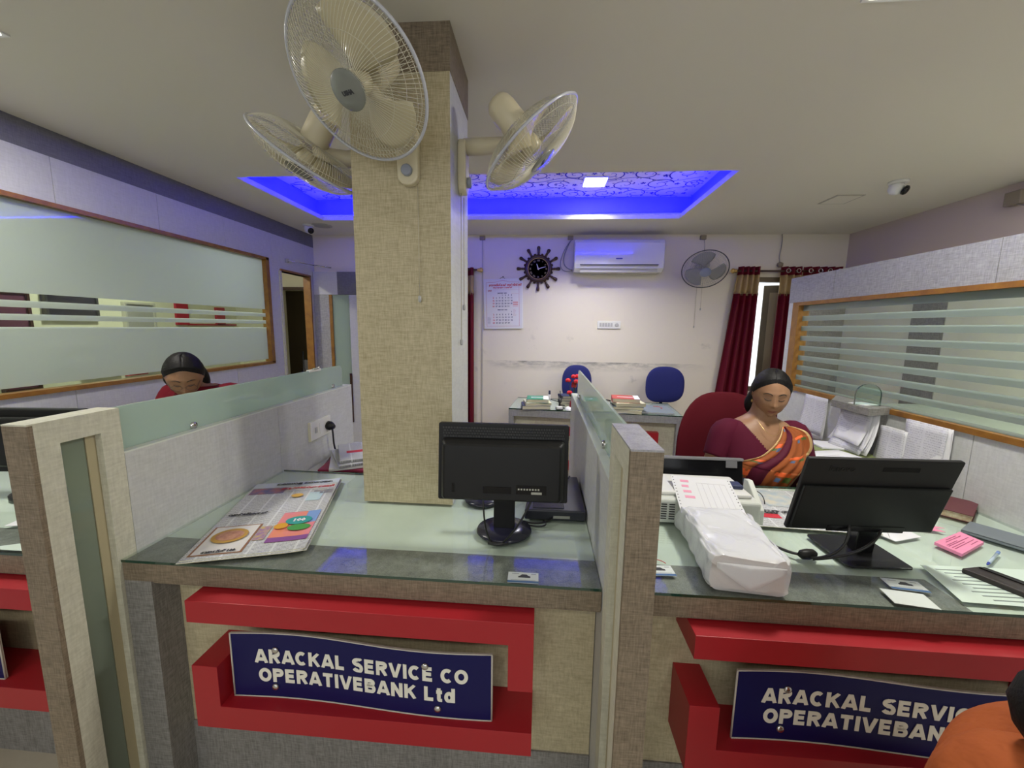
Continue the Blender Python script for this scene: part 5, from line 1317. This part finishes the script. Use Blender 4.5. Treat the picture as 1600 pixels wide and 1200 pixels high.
# stack of magazines behind, on a low side table
st = thing('side_table', 'low side table behind the middle counter under the magazine pile', 'table', (-.93, 2.08, 0))
MB().box(-.29, .42, -.27, .40, .735, .755).build('top', pale, st, bevel=.002)
for sx in (-.27, .40):
    for sy in (-.24, .27): MB().box(sx - .015, sx + .015, sy - .015, sy + .015, 0, .735).build('leg', darkgrey, st)
for k in range(5):
    lab = ['maroon edged magazine at the bottom of the pile left of the pillar', 'maroon magazine second from the bottom of the pile left of the pillar', 'white magazine with printed title in the middle of the pile left of the pillar', 'folded newspaper with photo near the top of the pile left of the pillar', 'white folded paper on top of the pile left of the pillar'][k]
    t_ = thing('magazine', lab, 'magazine', (-.97 + .014 * k, 2.02 + .02 * k, .755 + .016 * k), [.28, .12, .45, .62, .5][k])
    cv = [maroonb, pmat('magazine_crimson', (.30, .02, .07), .5), paper, newsprint('newsprint_columns', (.60, .61, .62), (.14, .14, .16), rows=130, cols=15), newsprint('newsprint_columns', (.60, .61, .62), (.14, .14, .16), rows=130, cols=15)][k]
    MB().box(-.19, .21, -.14, .17, 0, .015).build('pages', cv, t_, bevel=.004)
    if k == 3: MB().box(-.02, .17, -.10, .03, .0152, .0157).build('photo', pmat('photo_plum', (.22, .07, .11), .5, var=1, vscale=30, col2=(.08, .06, .10)), t_)
    if k == 4: MB().box(-.15, -.02, -.02, .02, .0152, .0157).build('red_strip', redink, t_)
# LCD monitor on the middle counter, seen from behind
mo = thing('computer_monitor', 'black monitor seen from the back on the middle counter beside the pillar, round foot', 'monitor', (-.115, 1.29, GT), .02)
MB().lathe([(.085, 0), (.088, .004), (.085, .012), (.04, .018), (.0, .018)], Matrix.Diagonal((1.08, 1, 1, 1)), 36).build('foot', pmat('foot_blue_black', (.014, .014, .028), .22), mo)
MB().box(-.036, .036, -.012, .012, .012, .22).build('neck', black, mo, bevel=.004)
Mm = TR(0, -.075, .40, rx=math.radians(-5))
MB().prism(rrect(.405, .243, .006), .022, Mm @ FRONT @ TR(0, -.123 + 0, -.010)).build('bezel', black, mo, bevel=.002)
P = []
for sx, z0_, z1_, yy in ((.190, -.048, -.236, -.021), (.186, -.052, -.232, -.040), (.178, -.058, -.228, -.054), (.172, -.064, -.224, -.058)):
    ring = rrect(sx * 2, z1_ - z0_ if z1_ > z0_ else z0_ - z1_, .010, 4); P.append([Mm @ Vector((x, yy, y + (z0_ + z1_) / 2)) for x, y in ring])
m = MB().grid(P, closed=True, smooth=False); m.add(P[-1], [list(range(len(P[-1])))]); m.build('back_shell', black, mo)
m = MB()
for k in range(78):
    for r in range(4):
        x = -.186 + k * .0048 + (r % 2) * .0024; z_ = -.012 - r * .0085; m.box(x, x + .0018, -.0226, -.0212, z_ - .006, z_, M=Mm)
m.build('vents', pmat('vent_grey', (.05, .05, .05), .5), mo)
for b_ in ((.045, .135, -.0600, -.057, -.205, -.178), (-.055, .03, -.0605, -.057, -.205, -.185), (-.15, -.142, -.0595, -.057, -.205, -.178)): MB().box(*b_, M=Mm).build('port_recess', blackg, mo)
m = MB(); m.box(.09, .122, -.0610, -.0598, -.204, -.197, M=Mm)
for k in range(8): m.box(.05 + k * .0085, .055 + k * .0085, -.0610, -.0598, -.192, -.187, M=Mm)
m.build('port_labels', pmat('label_pale', (.35, .35, .30), .5), mo)
MB().tube(bez((-.06, -.09, .215), (-.06, -.14, .12), (-.05, -.10, .03), (-.035, -.085, .008), 20), .003, 6).build('power_cable', cable_m, mo)
MB().tube(bez((.105, -.09, .20), (.08, -.15, .13), (.03, -.12, .05), (.005, -.085, .008), 20), .0035, 6).build('video_cable', cable_m, mo)
MB().tube([(-.045, -.086, .004), (-.015, -.092, .003), (.02, -.085, .004)], .006, 8).build('cable_tie', cable_m, mo)
# scanner/router box, black cable, blue foot disc behind
t_ = thing('network_box', 'flat black box with sloped lid behind the monitor on the middle counter', 'device', (.065, 1.44, GT), .02)
MB().prism([(-.115, -.055), (.108, -.055), (.112, .29), (-.09, .29)], .038, Matrix()).build('body', pmat('satin_black', (.022, .022, .030), .3), t_, bevel=.005)
MB().box(-.085, .03, -.04, .22, .038, .041).build('lid', pmat('lid_blue_black', (.02, .02, .035), .2), t_, bevel=.002)
MB().box(-.01, .05, -.0565, -.055, .008, .018).build('label_strip', pmat('label_pale', (.35, .35, .30), .5), t_)
o = MB().tube(bez((.0, 1.64, GT + .05), (.04, 1.58, GT + .048), (.10, 1.60, GT + .046), (.135, 1.70, GT + .05), 14), .004, 6).build('black_cable', cable_m); tag(o, 'short black cable lying over the flat black box', 'cable')
o = MB().tube(bez((-.05, 1.36, GT + .004), (.0, 1.33, GT + .004), (.04, 1.36, GT + .006), (.05, 1.382, GT + .008), 14), .0035, 6).tube(bez((-.06, 1.35, GT + .004), (-.0, 1.31, GT + .004), (.05, 1.33, GT + .004), (.02, 1.37, GT + .004), 14), .003, 6).build('cable_bundle', cable_m); tag(o, 'tangled black cables in front of the flat black box', 'cable')
t_ = thing('round_base', 'dark blue round base at the foot of the pillar behind the monitor', 'base', (-.225, 1.53, GT))
MB().lathe([(.07, 0), (.072, .006), (.06, .012), (.02, .016)], Matrix(), 30).build('disc', pmat('foot_blue_black', (.014, .014, .028), .22), t_)
def card(label, x, y, rz, w_=.086, d=.047, blue=True, group=None, z=GT):
    t_ = thing('visiting_card', label, 'card', (x, y, z), rz, group)
    MB().box(-w_ / 2, w_ / 2, -d / 2, d / 2, 0, .0012).build('card', pmat('card_stock', (.62, .66, .64), .5), t_)
    if blue:
        MB().box(-w_ / 2, w_ / 2, -d / 2, -d / 2 + .009, .0012, .0015).build('blue_strip', pmat('card_blue', (.06, .14, .30), .5), t_)
        m = MB()   # small car picture
        m.prism([(-.014, -.001), (.020, -.001), (.020, .006), (.014, .008), (.009, .014), (-.004, .014), (-.009, .007), (-.014, .005)], .0003, TR(0, 0, .0013))
        m.build('car_picture', inkm, t_)
        MB().box(-.032, -.012, .015, .018, .0012, .0015).box(.022, .036, .015, .018, .0012, .0015).box(-.034, .034, -.0125, -.011, .0012, .0015).build('print', pmat('print_grey', (.30, .32, .32), .6), t_)
    return t_
card('visiting card with dark car picture and blue strip on the middle counter front edge', -.037, 1.036, .01)

# socket on left divider
t_ = thing('wall_socket', 'white double socket plate with black plug on the left divider', 'socket', (-1.23, 2.09, .95))
MB().box(0, .014, -.10, .10, -.052, .052).build('plate', white, t_, bevel=.003); MB().box(0, .012, -.106, -.10, -.054, .050).build('edge', papery, t_)
MB().box(.014, .018, -.065, -.045, -.016, .016).build('switch', pmat('switch_grey', (.42, .42, .42), .4), t_); MB().box(.014, .0165, -.02, .02, -.03, .03).build('switch_rocker', white, t_)
MB().lathe([(.024, 0), (.026, .02), (.018, .035), (.010, .045)], frame_to((1, 0, -.25), loc=(.014, .06, .0)), 14).build('plug', black, t_)
MB().tube(bez((.04, .062, -.012), (.05, .064, -.06), (.03, .07, -.12), (.05, .10, -.20), 16), .005, 7).build('plug_cable', cable_m, t_)
# clip lying on top of left screen
t_ = thing('glass_bracket', 'small chrome bracket clipped on top of the left frosted screen', 'bracket', (-1.2635, 2.12, 1.268))
MB().box(-.01, .01, -.05, .06, -.008, .004).build('channel', white, t_); MB().tube([(0, -.01, .005), (.03, .0, .012), (.035, .0, .018)], .005, 8).build('pin', chrome, t_)

# ------------------------------------------------------------------ things on the right counter
# all-in-one computer seen from behind, leaning back
aio = thing('computer_monitor', 'large black slim monitor seen from the back on the right counter, flat rectangular foot', 'monitor', (1.02, 1.28, GT), .03)
MB().prism(rrect(.19, .19, .012), .006, TR(0, -.005, 0)).build('foot', pmat('foot_black_gloss', (.012, .012, .013), .25), aio, bevel=.001)
MB().prism([(-.03, -.02), (.03, -.02), (.024, .02), (-.024, .02)], .16, TR(.01, .0, .006, rx=.12)).build('neck', blackg, aio, bevel=.004)
Ma = TR(-.062, -.058, .108, rx=math.radians(15))
MB().prism(rrect(.42, .25, .006), .012, Ma @ TR(0, .0, .125) @ FRONT).build('panel', pmat('aio_dark', (.012, .012, .012), .5, spec=.3), aio, bevel=.002)
MB().prism(rrect(.408, .155, .004), .012, Ma @ TR(0, -.011, .086) @ FRONT).build('lower_shell', pmat('aio_shell', (.006, .007, .007), .42, spec=.3), aio, bevel=.004)
m = MB()
for k in range(28): m.box(.0 + k * .0036, .002 + k * .0036, -.0130, -.0115, .212, .226, M=Ma)
m.build('vents', black, aio)
text('maker_lettering', 'lenovo', .026, Matrix.Translation(aio.location) @ Euler((0, 0, .03)).to_matrix().to_4x4() @ Ma @ TR(-.11, -.0125, .218) @ FRONT, pmat('gloss_black_letter', (.002, .002, .002), .1), aio, bold=.0006, ext=.0004)
MB().box(-.10, .12, -.0245, -.022, .006, .026, M=Ma).build('port_recess', blackg, aio)
MB().tube(bez((-.10, -.085, .13), (-.11, -.12, .06), (-.16, -.09, .02), (-.185, -.065, .008), 20), .004, 7).build('cable', cable_m, aio)
MB().tube(bez((.0, -.08, .12), (-.04, -.12, .07), (-.12, -.10, .03), (-.18, -.07, .006), 20), .004, 7).build('cable', cable_m, aio)
t_ = thing('cable_junction', 'black cable connector lump lying left of the large monitor foot', 'cable', (.838, 1.222, GT))
MB().lathe([(.006, -.03), (.014, -.02), (.016, 0), (.014, .02), (.006, .03)], TR(0, 0, .012, rz=.2, ry=PI / 2), 12).build('connector', black, t_)
MB().tube(bez((-.02, 0, .01), (-.08, .02, .006), (-.07, .09, .006), (-.11, .12, .006), 16), .0045, 7).tube(bez((-.02, .0, .008), (-.05, .02, .006), (-.06, .05, .006), (-.10, .07, .006), 16), .004, 7).build('leads', cable_m, t_)
# printer (passbook) with continuous stationery
pr = thing('printer', 'white passbook printer behind the wrapped parcel on the right counter', 'printer', (.60, 1.53, GT), -.02)
MB().box(-.19, .19, -.13, .10, 0, .095).build('body', pmat('printer_white', (.58, .60, .56), .4), pr, bevel=.012, seg=3)
MB().box(-.17, .17, -.10, .09, .095, .11).build('platen_cover', white, pr, bevel=.006)
m = MB()
for r in range(7):
    for c_ in range(2): m.box(-.155 + c_ * .028, -.135 + c_ * .028, -.1315, -.129, .018 + r * .009, .022 + r * .009)
m.build('vents', darkp, pr)
MB().box(-.187, -.172, -.1315, -.129, .02, .06).build('switch', pmat('switch_dark', (.1, .1, .1), .4), pr)
MB().prism([(0, 0), (.11, 0), (.13, .02), (.13, .13), (.10, .135), (.0, .06)], .02, TR(.19, -.11, .0) @ Matrix(((0, 0, 1, 0), (1, 0, 0, 0), (0, 1, 0, 0), (0, 0, 0, 1)))).build('end_cover', pmat('printer_white', (.58, .60, .56), .4), pr, bevel=.003)
MB().box(.10, .16, -.05, .0, .11, .125).build('ribbon_knob', navy, pr, bevel=.004)
t_ = thing('continuous_form', 'perforated continuous paper with pink print coming over the parcel from the printer', 'paper', (.60, 1.40, GT + .10), -.12)
Pm = TR(0, 0, .002, rx=math.radians(14))
MB().box(-.105, .105, -.09, .13, 0, .0015, M=Pm).build('sheet', pmat('form_white', (.64, .64, .66), .6), t_)
m = MB()
for s_ in (-1, 1):
    for k in range(12): m.lathe([(.0022, 0), (.0022, .0004)], Pm @ TR(s_ * .098, -.08 + k * .018, .0016), 8)
m.build('perforations', inkm, t_)
m = MB()
for k, w_ in enumerate((.030, .024, .028, .034)): m.box(-.075, -.075 + w_, .09 - k * .032, .104 - k * .032, .0016, .002, M=Pm)
m.build('pink_print', pmat('pink_print', (.72, .30, .42), .6), t_)
m = MB()
for k in range(6): m.box(-.02 + k * .02, -.019 + k * .02, -.06, .09, .0016, .0019, M=Pm)
for k in range(2): m.box(-.02, .08, -.06 + k * .15, -.059 + k * .15, .0016, .0019, M=Pm)
m.build('ruled_lines', pmat('faint_grey', (.48, .46, .5), .6), t_)
# low wide black monitor / cash display in front of the sari woman
t_ = thing('passbook_screen', 'wide low black monitor behind the white printer with silver corner', 'monitor', (.655, 1.735, GT))
Mq = TR(0, -.085, .0, rx=math.radians(-12))
MB().box(-.19, .19, -.012, .012, .02, .165, M=Mq).build('panel', blackg, t_, bevel=.004)
MB().box(-.192, .192, -.016, .014, .158, .170, M=Mq).build('top_edge', pmat('silver_edge', (.20, .20, .21), .3), t_, bevel=.003)
MB().box(.12, .165, -.0165, -.012, .13, .16, M=Mq).build('sticker', pmat('sticker_grey', (.16, .16, .17), .25), t_)
MB().box(-.08, .08, -.06, .04, 0, .012).build('foot', black, t_, bevel=.004); MB().box(-.02, .02, -.03, 0, .01, .06).build('neck', black, t_)
# wrapped parcel in a translucent white bag
pa = thing('wrapped_parcel', 'cardboard box wrapped in a translucent white plastic bag on the right counter', 'parcel', (.565, 1.03, GT), -.10)
bagm, bnt, bout = _new('white_plastic_bag')
bp = N(bnt, 'BsdfPrincipled', Roughness=.22); bp.inputs['Base Color'].default_value = (.86, .87, .90, 1); bp.inputs['Specular IOR Level'].default_value = .6
btp = N(bnt, 'BsdfTransparent'); bmx = N(bnt, 'MixShader'); bmx.inputs[0].default_value = .42
L(bnt, bp.outputs[0], bmx.inputs[1]); L(bnt, btp.outputs[0], bmx.inputs[2]); L(bnt, bmx.outputs[0], bout.inputs[0])
tcb = N(bnt, 'TexCoord'); nb1 = N(bnt, 'TexNoise', Scale=14.0, Detail=4.0, Distortion=1.5); L(bnt, tcb.outputs['Object'], nb1.inputs['Vector'])
bb = N(bnt, 'Bump', Strength=.4, Distance=.010); L(bnt, nb1.outputs['Fac'], bb.inputs['Height']); L(bnt, bb.outputs[0], bp.inputs['Normal'])
BW, BDp, BH = .185, .30, .098
MB().box(-BW / 2, BW / 2, .006, BDp, .002, BH).build('cardboard_box', [pmat('box_white_top', (.62, .62, .66), .6), pmat('box_tan', (.56, .44, .34), .7)], pa, bevel=.003)
MB().box(-BW / 2 + .001, BW / 2 - .001, .003, .006, .003, BH - .002).build('box_end', pmat('box_tan', (.56, .44, .34), .7), pa)
P = []; n = 56
rb = random.Random(5); ph = [rb.uniform(0, 6) for _ in range(12)]
for i in range(31):
    t = i / 30; yy = -.004 + t * (BDp + .045); row = []
    k_ = 1 + .02 * math.sin(t * 9); hw_ = BW / 2 + .008 + .02 * max(0, t - .75) * 4 * .6; hh = BH + .006 - .05 * max(0, t - .86) / .14
    if i == 0: hw_ -= .006; hh -= .004
    for j in range(n):
        a = 2 * PI * j / n; c_, s_ = math.cos(a), math.sin(a); e = .28
        x = math.copysign(abs(c_) ** e, c_) * hw_; z_ = hh / 2 + math.copysign(abs(s_) ** e, s_) * hh / 2
        wr = .0035 * math.sin(a * 5 + t * 11 + ph[0]) + .003 * math.sin(a * 9 - t * 17 + ph[1]) + .004 * math.sin(t * 26 + a * 3 + ph[2]) * max(0, t - .5)
        z2 = z_ + (wr if s_ > 0 else 0); x2 = x + math.copysign(abs(wr), c_) * .8
        row.append(Vector((x2, yy, max(z2, .001))))
    P.append(row)
m = MB().grid(P, closed=True)
cen = [Vector((p.x * .5, P[0][0].y - .004, hh * .45 + (p.z - hh / 2) * .5)) for p in P[0]]; m.grid([cen, P[0]], closed=True); m.add(cen, [list(range(n))])
Q = [[Vector((p.x * (1 - .25 * k / 4) , p.y + .012 * k + .006 * math.sin(j * .9 + k), max(.002, p.z * (1 - .35 * k / 4)))) for j, p in enumerate(P[-1])] for k in range(5)]
m.grid(Q, closed=True)
m.build('plastic_bag', bagm, pa, fix=True)
# folds in front of the bag end
m = MB(); m.grid([[Vector((-.085 + .17 * j / 10, -.011 - .006 * math.sin(j / 10 * PI) * (i / 4), .085 - .055 * (i / 4) * (1 - abs(j / 5 - 1)) - .004 * i)) for j in range(11)] for i in range(5)]); m.build('folded_flap', bagm, pa, solid=.0008)
# newspapers under the glass side (lying flat behind monitor)
t_, pic, ztp = newspaper('newspaper lying flat behind the large monitor on the right counter', (.985, 1.40, GT), -.06, .40, .36, 2)
pic('blue_photo', .30, .62, .50, .95, pmat('photo_blue', (.28, .38, .48), .6, var=1, vscale=20, col2=(.55, .52, .42)))
pic('red_headline', .05, .30, .20, .30, redink); pic('yellow_photo', .66, .95, .05, .30, pmat('photo_yellow', (.55, .45, .18), .6, var=1, vscale=30, col2=(.4, .2, .15)))
m = MB(); addtext(m, 'കേരളം', .05, TR(-.09, .12, ztp + .002, rz=0), 0, bold=.002); m.build('headline', inkm, t_, fix=False)
t_ = thing('loose_paper', 'white folded papers peeking out right of the large monitor neck', 'paper', (1.24, 1.43, GT), .5)
MB().prism([(-.07, -.05), (.05, -.07), (.08, .0), (.05, .07), (-.06, .06)], .002).build('sheet', paper, t_); MB().tube([(-.06, -.03, .003), (.06, .04, .003)], .0008, 4).build('crease', pmat('faint_grey', (.48, .46, .5), .6), t_)
def pad(label, pts, h, z=GT, prints=True):
    cx = sum(p[0] for p in pts) / 4; cy = sum(p[1] for p in pts) / 4
    t_ = thing('receipt_pad', label, 'paper pad', (cx, cy, z), group=None)
    loc_ = [(p[0] - cx, p[1] - cy) for p in pts]; MB().prism(loc_, h).build('sheets', pinkp, t_)
    if prints:
        q = quadmap(loc_); m = MB()
        for v, u0, u1 in ((.85, .3, .7), (.75, .2, .8), (.60, .08, .5), (.52, .08, .9), (.40, .08, .6), (.30, .08, .9), (.15, .6, .92)):
            a, b, c_, d = q(u0, v), q(u1, v), q(u1, v + .035), q(u0, v + .035); m.add([p + Vector((0, 0, h + .0005)) for p in (a, b, c_, d)], [(0, 1, 2, 3)])
        m.build('print', pmat('pad_print', (.30, .05, .12), .6), t_, fix=False)
pad('pink printed receipt pad lying in front of the grey notebook', [(1.335, 1.276), (1.486, 1.363), (1.476, 1.430), (1.317, 1.346)], .010)
t_ = thing('receipt_slip', 'small torn pink slip at the right edge of the large monitor', 'paper', (1.42, 1.47, GT)); MB().prism([(-.10, -.01), (.02, -.03), (.01, -.002), (.045, .0), (.015, .018), (.02, .045), (-.08, .05)], .001).build('slip', pinkp, t_)
book('notebook', 'grey notebook at the right end of the right counter', 'book', 1.60, 1.405, GT, .125, .19, .010, .62, pmat('notebook_grey', (.17, .20, .22), .4), pages=greyc)
book('diary', 'maroon hardbound diary with worn pages against the right partition', 'book', 1.635, 1.64, GT, .14, .20, .028, -.85, maroonb, pages=pmat('worn_pages', (.52, .48, .34), .8, var=1, vscale=60, col2=(.35, .25, .14)))
t_ = thing('ballpoint_pen', 'clear ballpoint pen with blue tip on the right counter', 'pen', (1.42, 1.27, GT + .005), math.radians(35))
MB().tube([(-.055, 0, 0), (.045, 0, 0)], .0042, 8).build('barrel', pmat('pen_clear', (.45, .55, .62), .2), t_); MB().tube([(-.072, 0, 0), (-.055, 0, 0)], [.0018, .004], 8).build('tip', pmat('pen_blue', (.02, .04, .35), .3), t_); MB().tube([(.045, 0, 0), (.068, 0, 0)], .0046, 8).build('cap', pmat('pen_cap_blue', (.18, .28, .55), .3), t_)
t_ = thing('pen_case', 'long black flat case at the right frame edge of the counter', 'case', (1.33, 1.10, GT), 0)
MB().prism([(-.085, .085), (-.02, .10), (.11, -.12), (.03, -.15)], .016).build('body', pmat('case_black', (.022, .016, .016), .4), t_, bevel=.004)
MB().prism([(-.035, .088), (-.018, .090), (.10, -.11), (.075, -.12)], .003, TR(0, 0, .016)).build('ridge', black, t_)
t_ = thing('notice_sheet', 'printed notice sheet on the right counter by the black case', 'paper', (1.27, 1.12, GT))
MB().prism([(-.11, .095), (.19, .10), (.17, -.085), (-.155, -.075)], .0008).build('sheet', pmat('notice_paper', (.56, .66, .58), .6), t_)
m = MB()
for k in range(9):
    y = .075 - k * .017; m.box(-.085 + .01 * (k % 3), .04 + .015 * (k % 2), y - .0022, y + .0022, .0009, .0012)
m.build('print', pmat('notice_print', (.16, .20, .18), .6), t_)
card('visiting card with dark car picture beside the blank slip on the right counter', 1.025, 1.105, -.12, .092, .05)
card('blank mint coloured slip overlapping the car card on the right counter', .985, 1.045, -.16, .10, .062, blue=False)
card('visiting card half hidden behind the divider post on the right counter', .355, 1.108, .06, .086, .05)
o = MB().tube(bez((.33, 1.14, GT + .003), (.34, 1.165, GT + .004), (.375, 1.165, GT + .004), (.385, 1.142, GT + .003), 12), .0012, 5).build('rubber_band', redink); tag(o, 'thin red rubber band behind the half hidden card', 'rubber band')
t_ = thing('mouse_cable', 'small black mouse and cable beside the printer end cover', 'mouse', (.87, 1.60, GT))
P = []
for i in range(8):
    u = i / 7; P.append([Vector((.022 * math.cos(a) * math.cos(u * PI / 2 * .98), .036 * math.sin(a) * math.cos(u * PI / 2 * .98), .025 * math.sin(u * PI / 2))) for a in [2 * PI * k / 12 for k in range(12)]])
MB().grid(P, closed=True).build('shell', black, t_); MB().tube(bez((0, .035, .01), (.02, .08, .05), (.05, .03, .05), (.04, .0, .005), 14), .002, 5).build('cable', cable_m, t_)

# ------------------------------------------------------------------ right partition: shelf, papers
sh = thing('partition_shelf', 'grey laminate ledge hooked on the right partition holding a glass plaque', 'shelf', (1.65, 2.15, 1.12)); W = dict(parent=sh, world=True)
MB().prism([(1.742, 2.09), (1.742, 2.47), (1.60, 2.30), (1.60, 2.04)], .036, Matrix.Translation((0, 0, 1.114))).build('ledge', greyl, **W, bevel=.001)
MB().box(1.70, 1.742, 2.11, 2.17, 1.0, 1.114).build('bracket', greyl, **W)
t_ = thing('glass_plaque', 'clear arched glass plaque standing on the ledge of the right partition', 'plaque', (1.662, 2.14, 1.151), -.2)
arch = [(-.055, 0)] + [(.055 * math.cos(a), .055 + .055 * math.sin(a)) for a in [PI - k * PI / 12 for k in range(13)]] + [(.055, 0)]
MB().prism(arch, .012, TR(0, .006, 0) @ FRONT, mis=[0, 1]).build('plate', [glass_thin('plaque_glass', (.88, .95, .92)), glassedge], t_)
t_ = thing('loose_paper', 'white paper lying on the ledge behind the glass plaque', 'paper', (1.665, 2.16, 1.1505), .3); MB().box(-.04, .05, -.03, .05, 0, .003).build('sheet', paper, t_)
def bundle(label, x, y, zt_, w_, h, lean, n, seed, name='paper_bundle', along='y'):
    t_ = thing(name, label, 'papers', (x, y, zt_)); rn = random.Random(seed)
    for k in range(n):
        dx = -.004 * k; P = []; ww = w_ * rn.uniform(.85, 1.05); hh = h * rn.uniform(.8, 1.05); ph_ = rn.uniform(0, 6); sft = rn.uniform(-.02, .02)
        for i in range(9):
            v = i / 8
            P.append([Vector((dx - lean * v * v - .008 * math.sin(u * 4 + ph_) * v, (u - .5) * ww + sft * v, -hh * v)) for u in [j / 8 for j in range(9)]])
        MB().grid(P).build('sheet', paper if k != n - 1 else newsprint('form_print', (.62, .62, .66), (.2, .2, .26), rows=95, cols=9, dens=.56, axis='YZ'), t_, solid=.0006, fix=False)
bundle('single printed sheet pinned on the right partition left of the paper bundle', 1.735, 2.62, 1.12, .22, .26, .02, 2, 1, 'pinned_sheet')
bundle('thick bundle of white slips hanging under the partition ledge', 1.69, 2.20, 1.11, .22, .20, .05, 9, 2)
bundle('lower bundle of white slips hanging behind the first one', 1.725, 2.02, 1.06, .15, .24, .012, 7, 3)
bundle('printed form pages pinned at the right partition above the maroon diary', 1.735, 1.87, 1.12, .21, .30, .012, 6, 4, 'pinned_forms')
# registers and papers on a low rack behind the woman's left arm
rk = thing('side_rack', 'low rack against the right partition carrying registers behind the monitor', 'rack', (1.57, 2.15, 0))
MB().box(-.15, .165, -.22, .26, .80, .82).build('shelf', pale, rk)
for sy in (-.20, .24): MB().box(-.14, -.11, sy - .015, sy + .015, 0, .80).build('leg', darkgrey, rk); MB().box(.12, .15, sy - .015, sy + .015, 0, .80).build('leg', darkgrey, rk)
for k, (cv, lb, dz) in enumerate(((greyc, 'grey register at the bottom of the rack pile right of the woman', .03), (papery, 'cream register in the rack pile right of the woman', .026), (pmat('lime_cover', (.25, .30, .12), .5), 'lime edged register near the top of the rack pile', .02))):
    book('register', lb, 'book', 1.58, 2.17, .82 + sum((.03, .026, .02)[:k]), .24, .30 - .02 * k, dz, .15 * k - .1, cv)
t_ = thing('loose_paper', 'white printed sheets slipping off the rack pile right of the woman', 'paper', (1.50, 2.02, .897), .25); MB().box(-.12, .10, -.08, .12, 0, .008).build('sheets', paper, t_, bevel=.002); 
m = MB()
for k in range(3): m.box(-.08, .02, .04 - k * .02, .044 - k * .02, .008, .0085)
m.build('print', pmat('faint_grey', (.48, .46, .5), .6), t_)
t_ = thing('loose_paper', 'white sheet on top of the lime edged register', 'paper', (1.60, 2.20, .897), -.1); MB().box(-.09, .08, -.02, .13, 0, .010).build('sheets', paper, t_, bevel=.002)
# leaflets behind the right glazing, on the far cubicle desk
ds = thing('cubicle_desk', 'desk in the cubicle behind the right glazing', 'desk', (2.3, 2.2, 0)); MB().box(-.45, .75, -1.3, .8, .98, 1.02).build('top', pmat('cubicle_desk_top', (.33, .38, .33), .4), ds)
for sx in (-.42, .72):
    for sy in (-1.27, .77): MB().box(sx - .02, sx + .02, sy - .02, sy + .02, 0, .98).build('leg', darkgrey, ds)
for k, (y, x, cv, lb) in enumerate(((1.86, 2.02, navy, 'navy booklet on the cubicle desk behind the right glazing, left one'), (1.62, 2.0, pmat('pink_booklet', (.45, .16, .18), .5), 'pink booklet on the cubicle desk behind the right glazing'), (1.46, 2.0, inkblue, 'blue booklet on the cubicle desk behind the right glazing, right one'))):
    book('booklet', lb, 'booklet', x, y, 1.02, .16, .14, .02, .3 * k, cv)

# ------------------------------------------------------------------ left counter sliver
t_ = thing('computer_monitor', 'black monitor at the left frame edge on the left counter', 'monitor', (-2.02, 1.42, GT), .1)
MB().prism(rrect(.42, .26, .008), .03, TR(0, .01, .22) @ FRONT).build('screen', black, t_, bevel=.006)
MB().prism(rrect(.34, .20, .01), .03, TR(0, -.02, .22) @ FRONT).build('back_shell', black, t_, bevel=.008)
MB().box(-.03, .03, -.01, .02, .01, .14).build('neck', black, t_); MB().lathe([(.10, 0), (.10, .01), (.03, .016)], Matrix(), 24).build('foot', black, t_)
t_ = thing('white_mug', 'small white object beside the monitor at the left edge', 'cup', (-1.80, 1.36, GT)); MB().lathe([(.028, 0), (.032, .01), (.032, .075), (.028, .075), (.028, .01)], Matrix(), 20).build('bowl', white, t_); MB().tube([(.03 + .02 * math.sin(a), 0, .04 + .022 * math.cos(a)) for a in [k * PI / 8 for k in range(9)]], .004, 6).build('handle', white, t_)
t_ = thing('loose_paper', 'sheet lying on the left counter at the frame edge', 'paper', (-1.70, 1.20, GT), .2); MB().box(-.12, .12, -.03, .03, 0, .002).build('sheet', paper, t_)
t_ = thing('loose_paper', 'mint sheet at the front edge of the left counter beside the divider post', 'paper', (-1.62, 1.06, GT), 0); MB().prism([(-.08, -.04), (.09, -.04), (.08, .035)], .001).build('sheet', pmat('notice_paper', (.56, .66, .58), .6), t_)
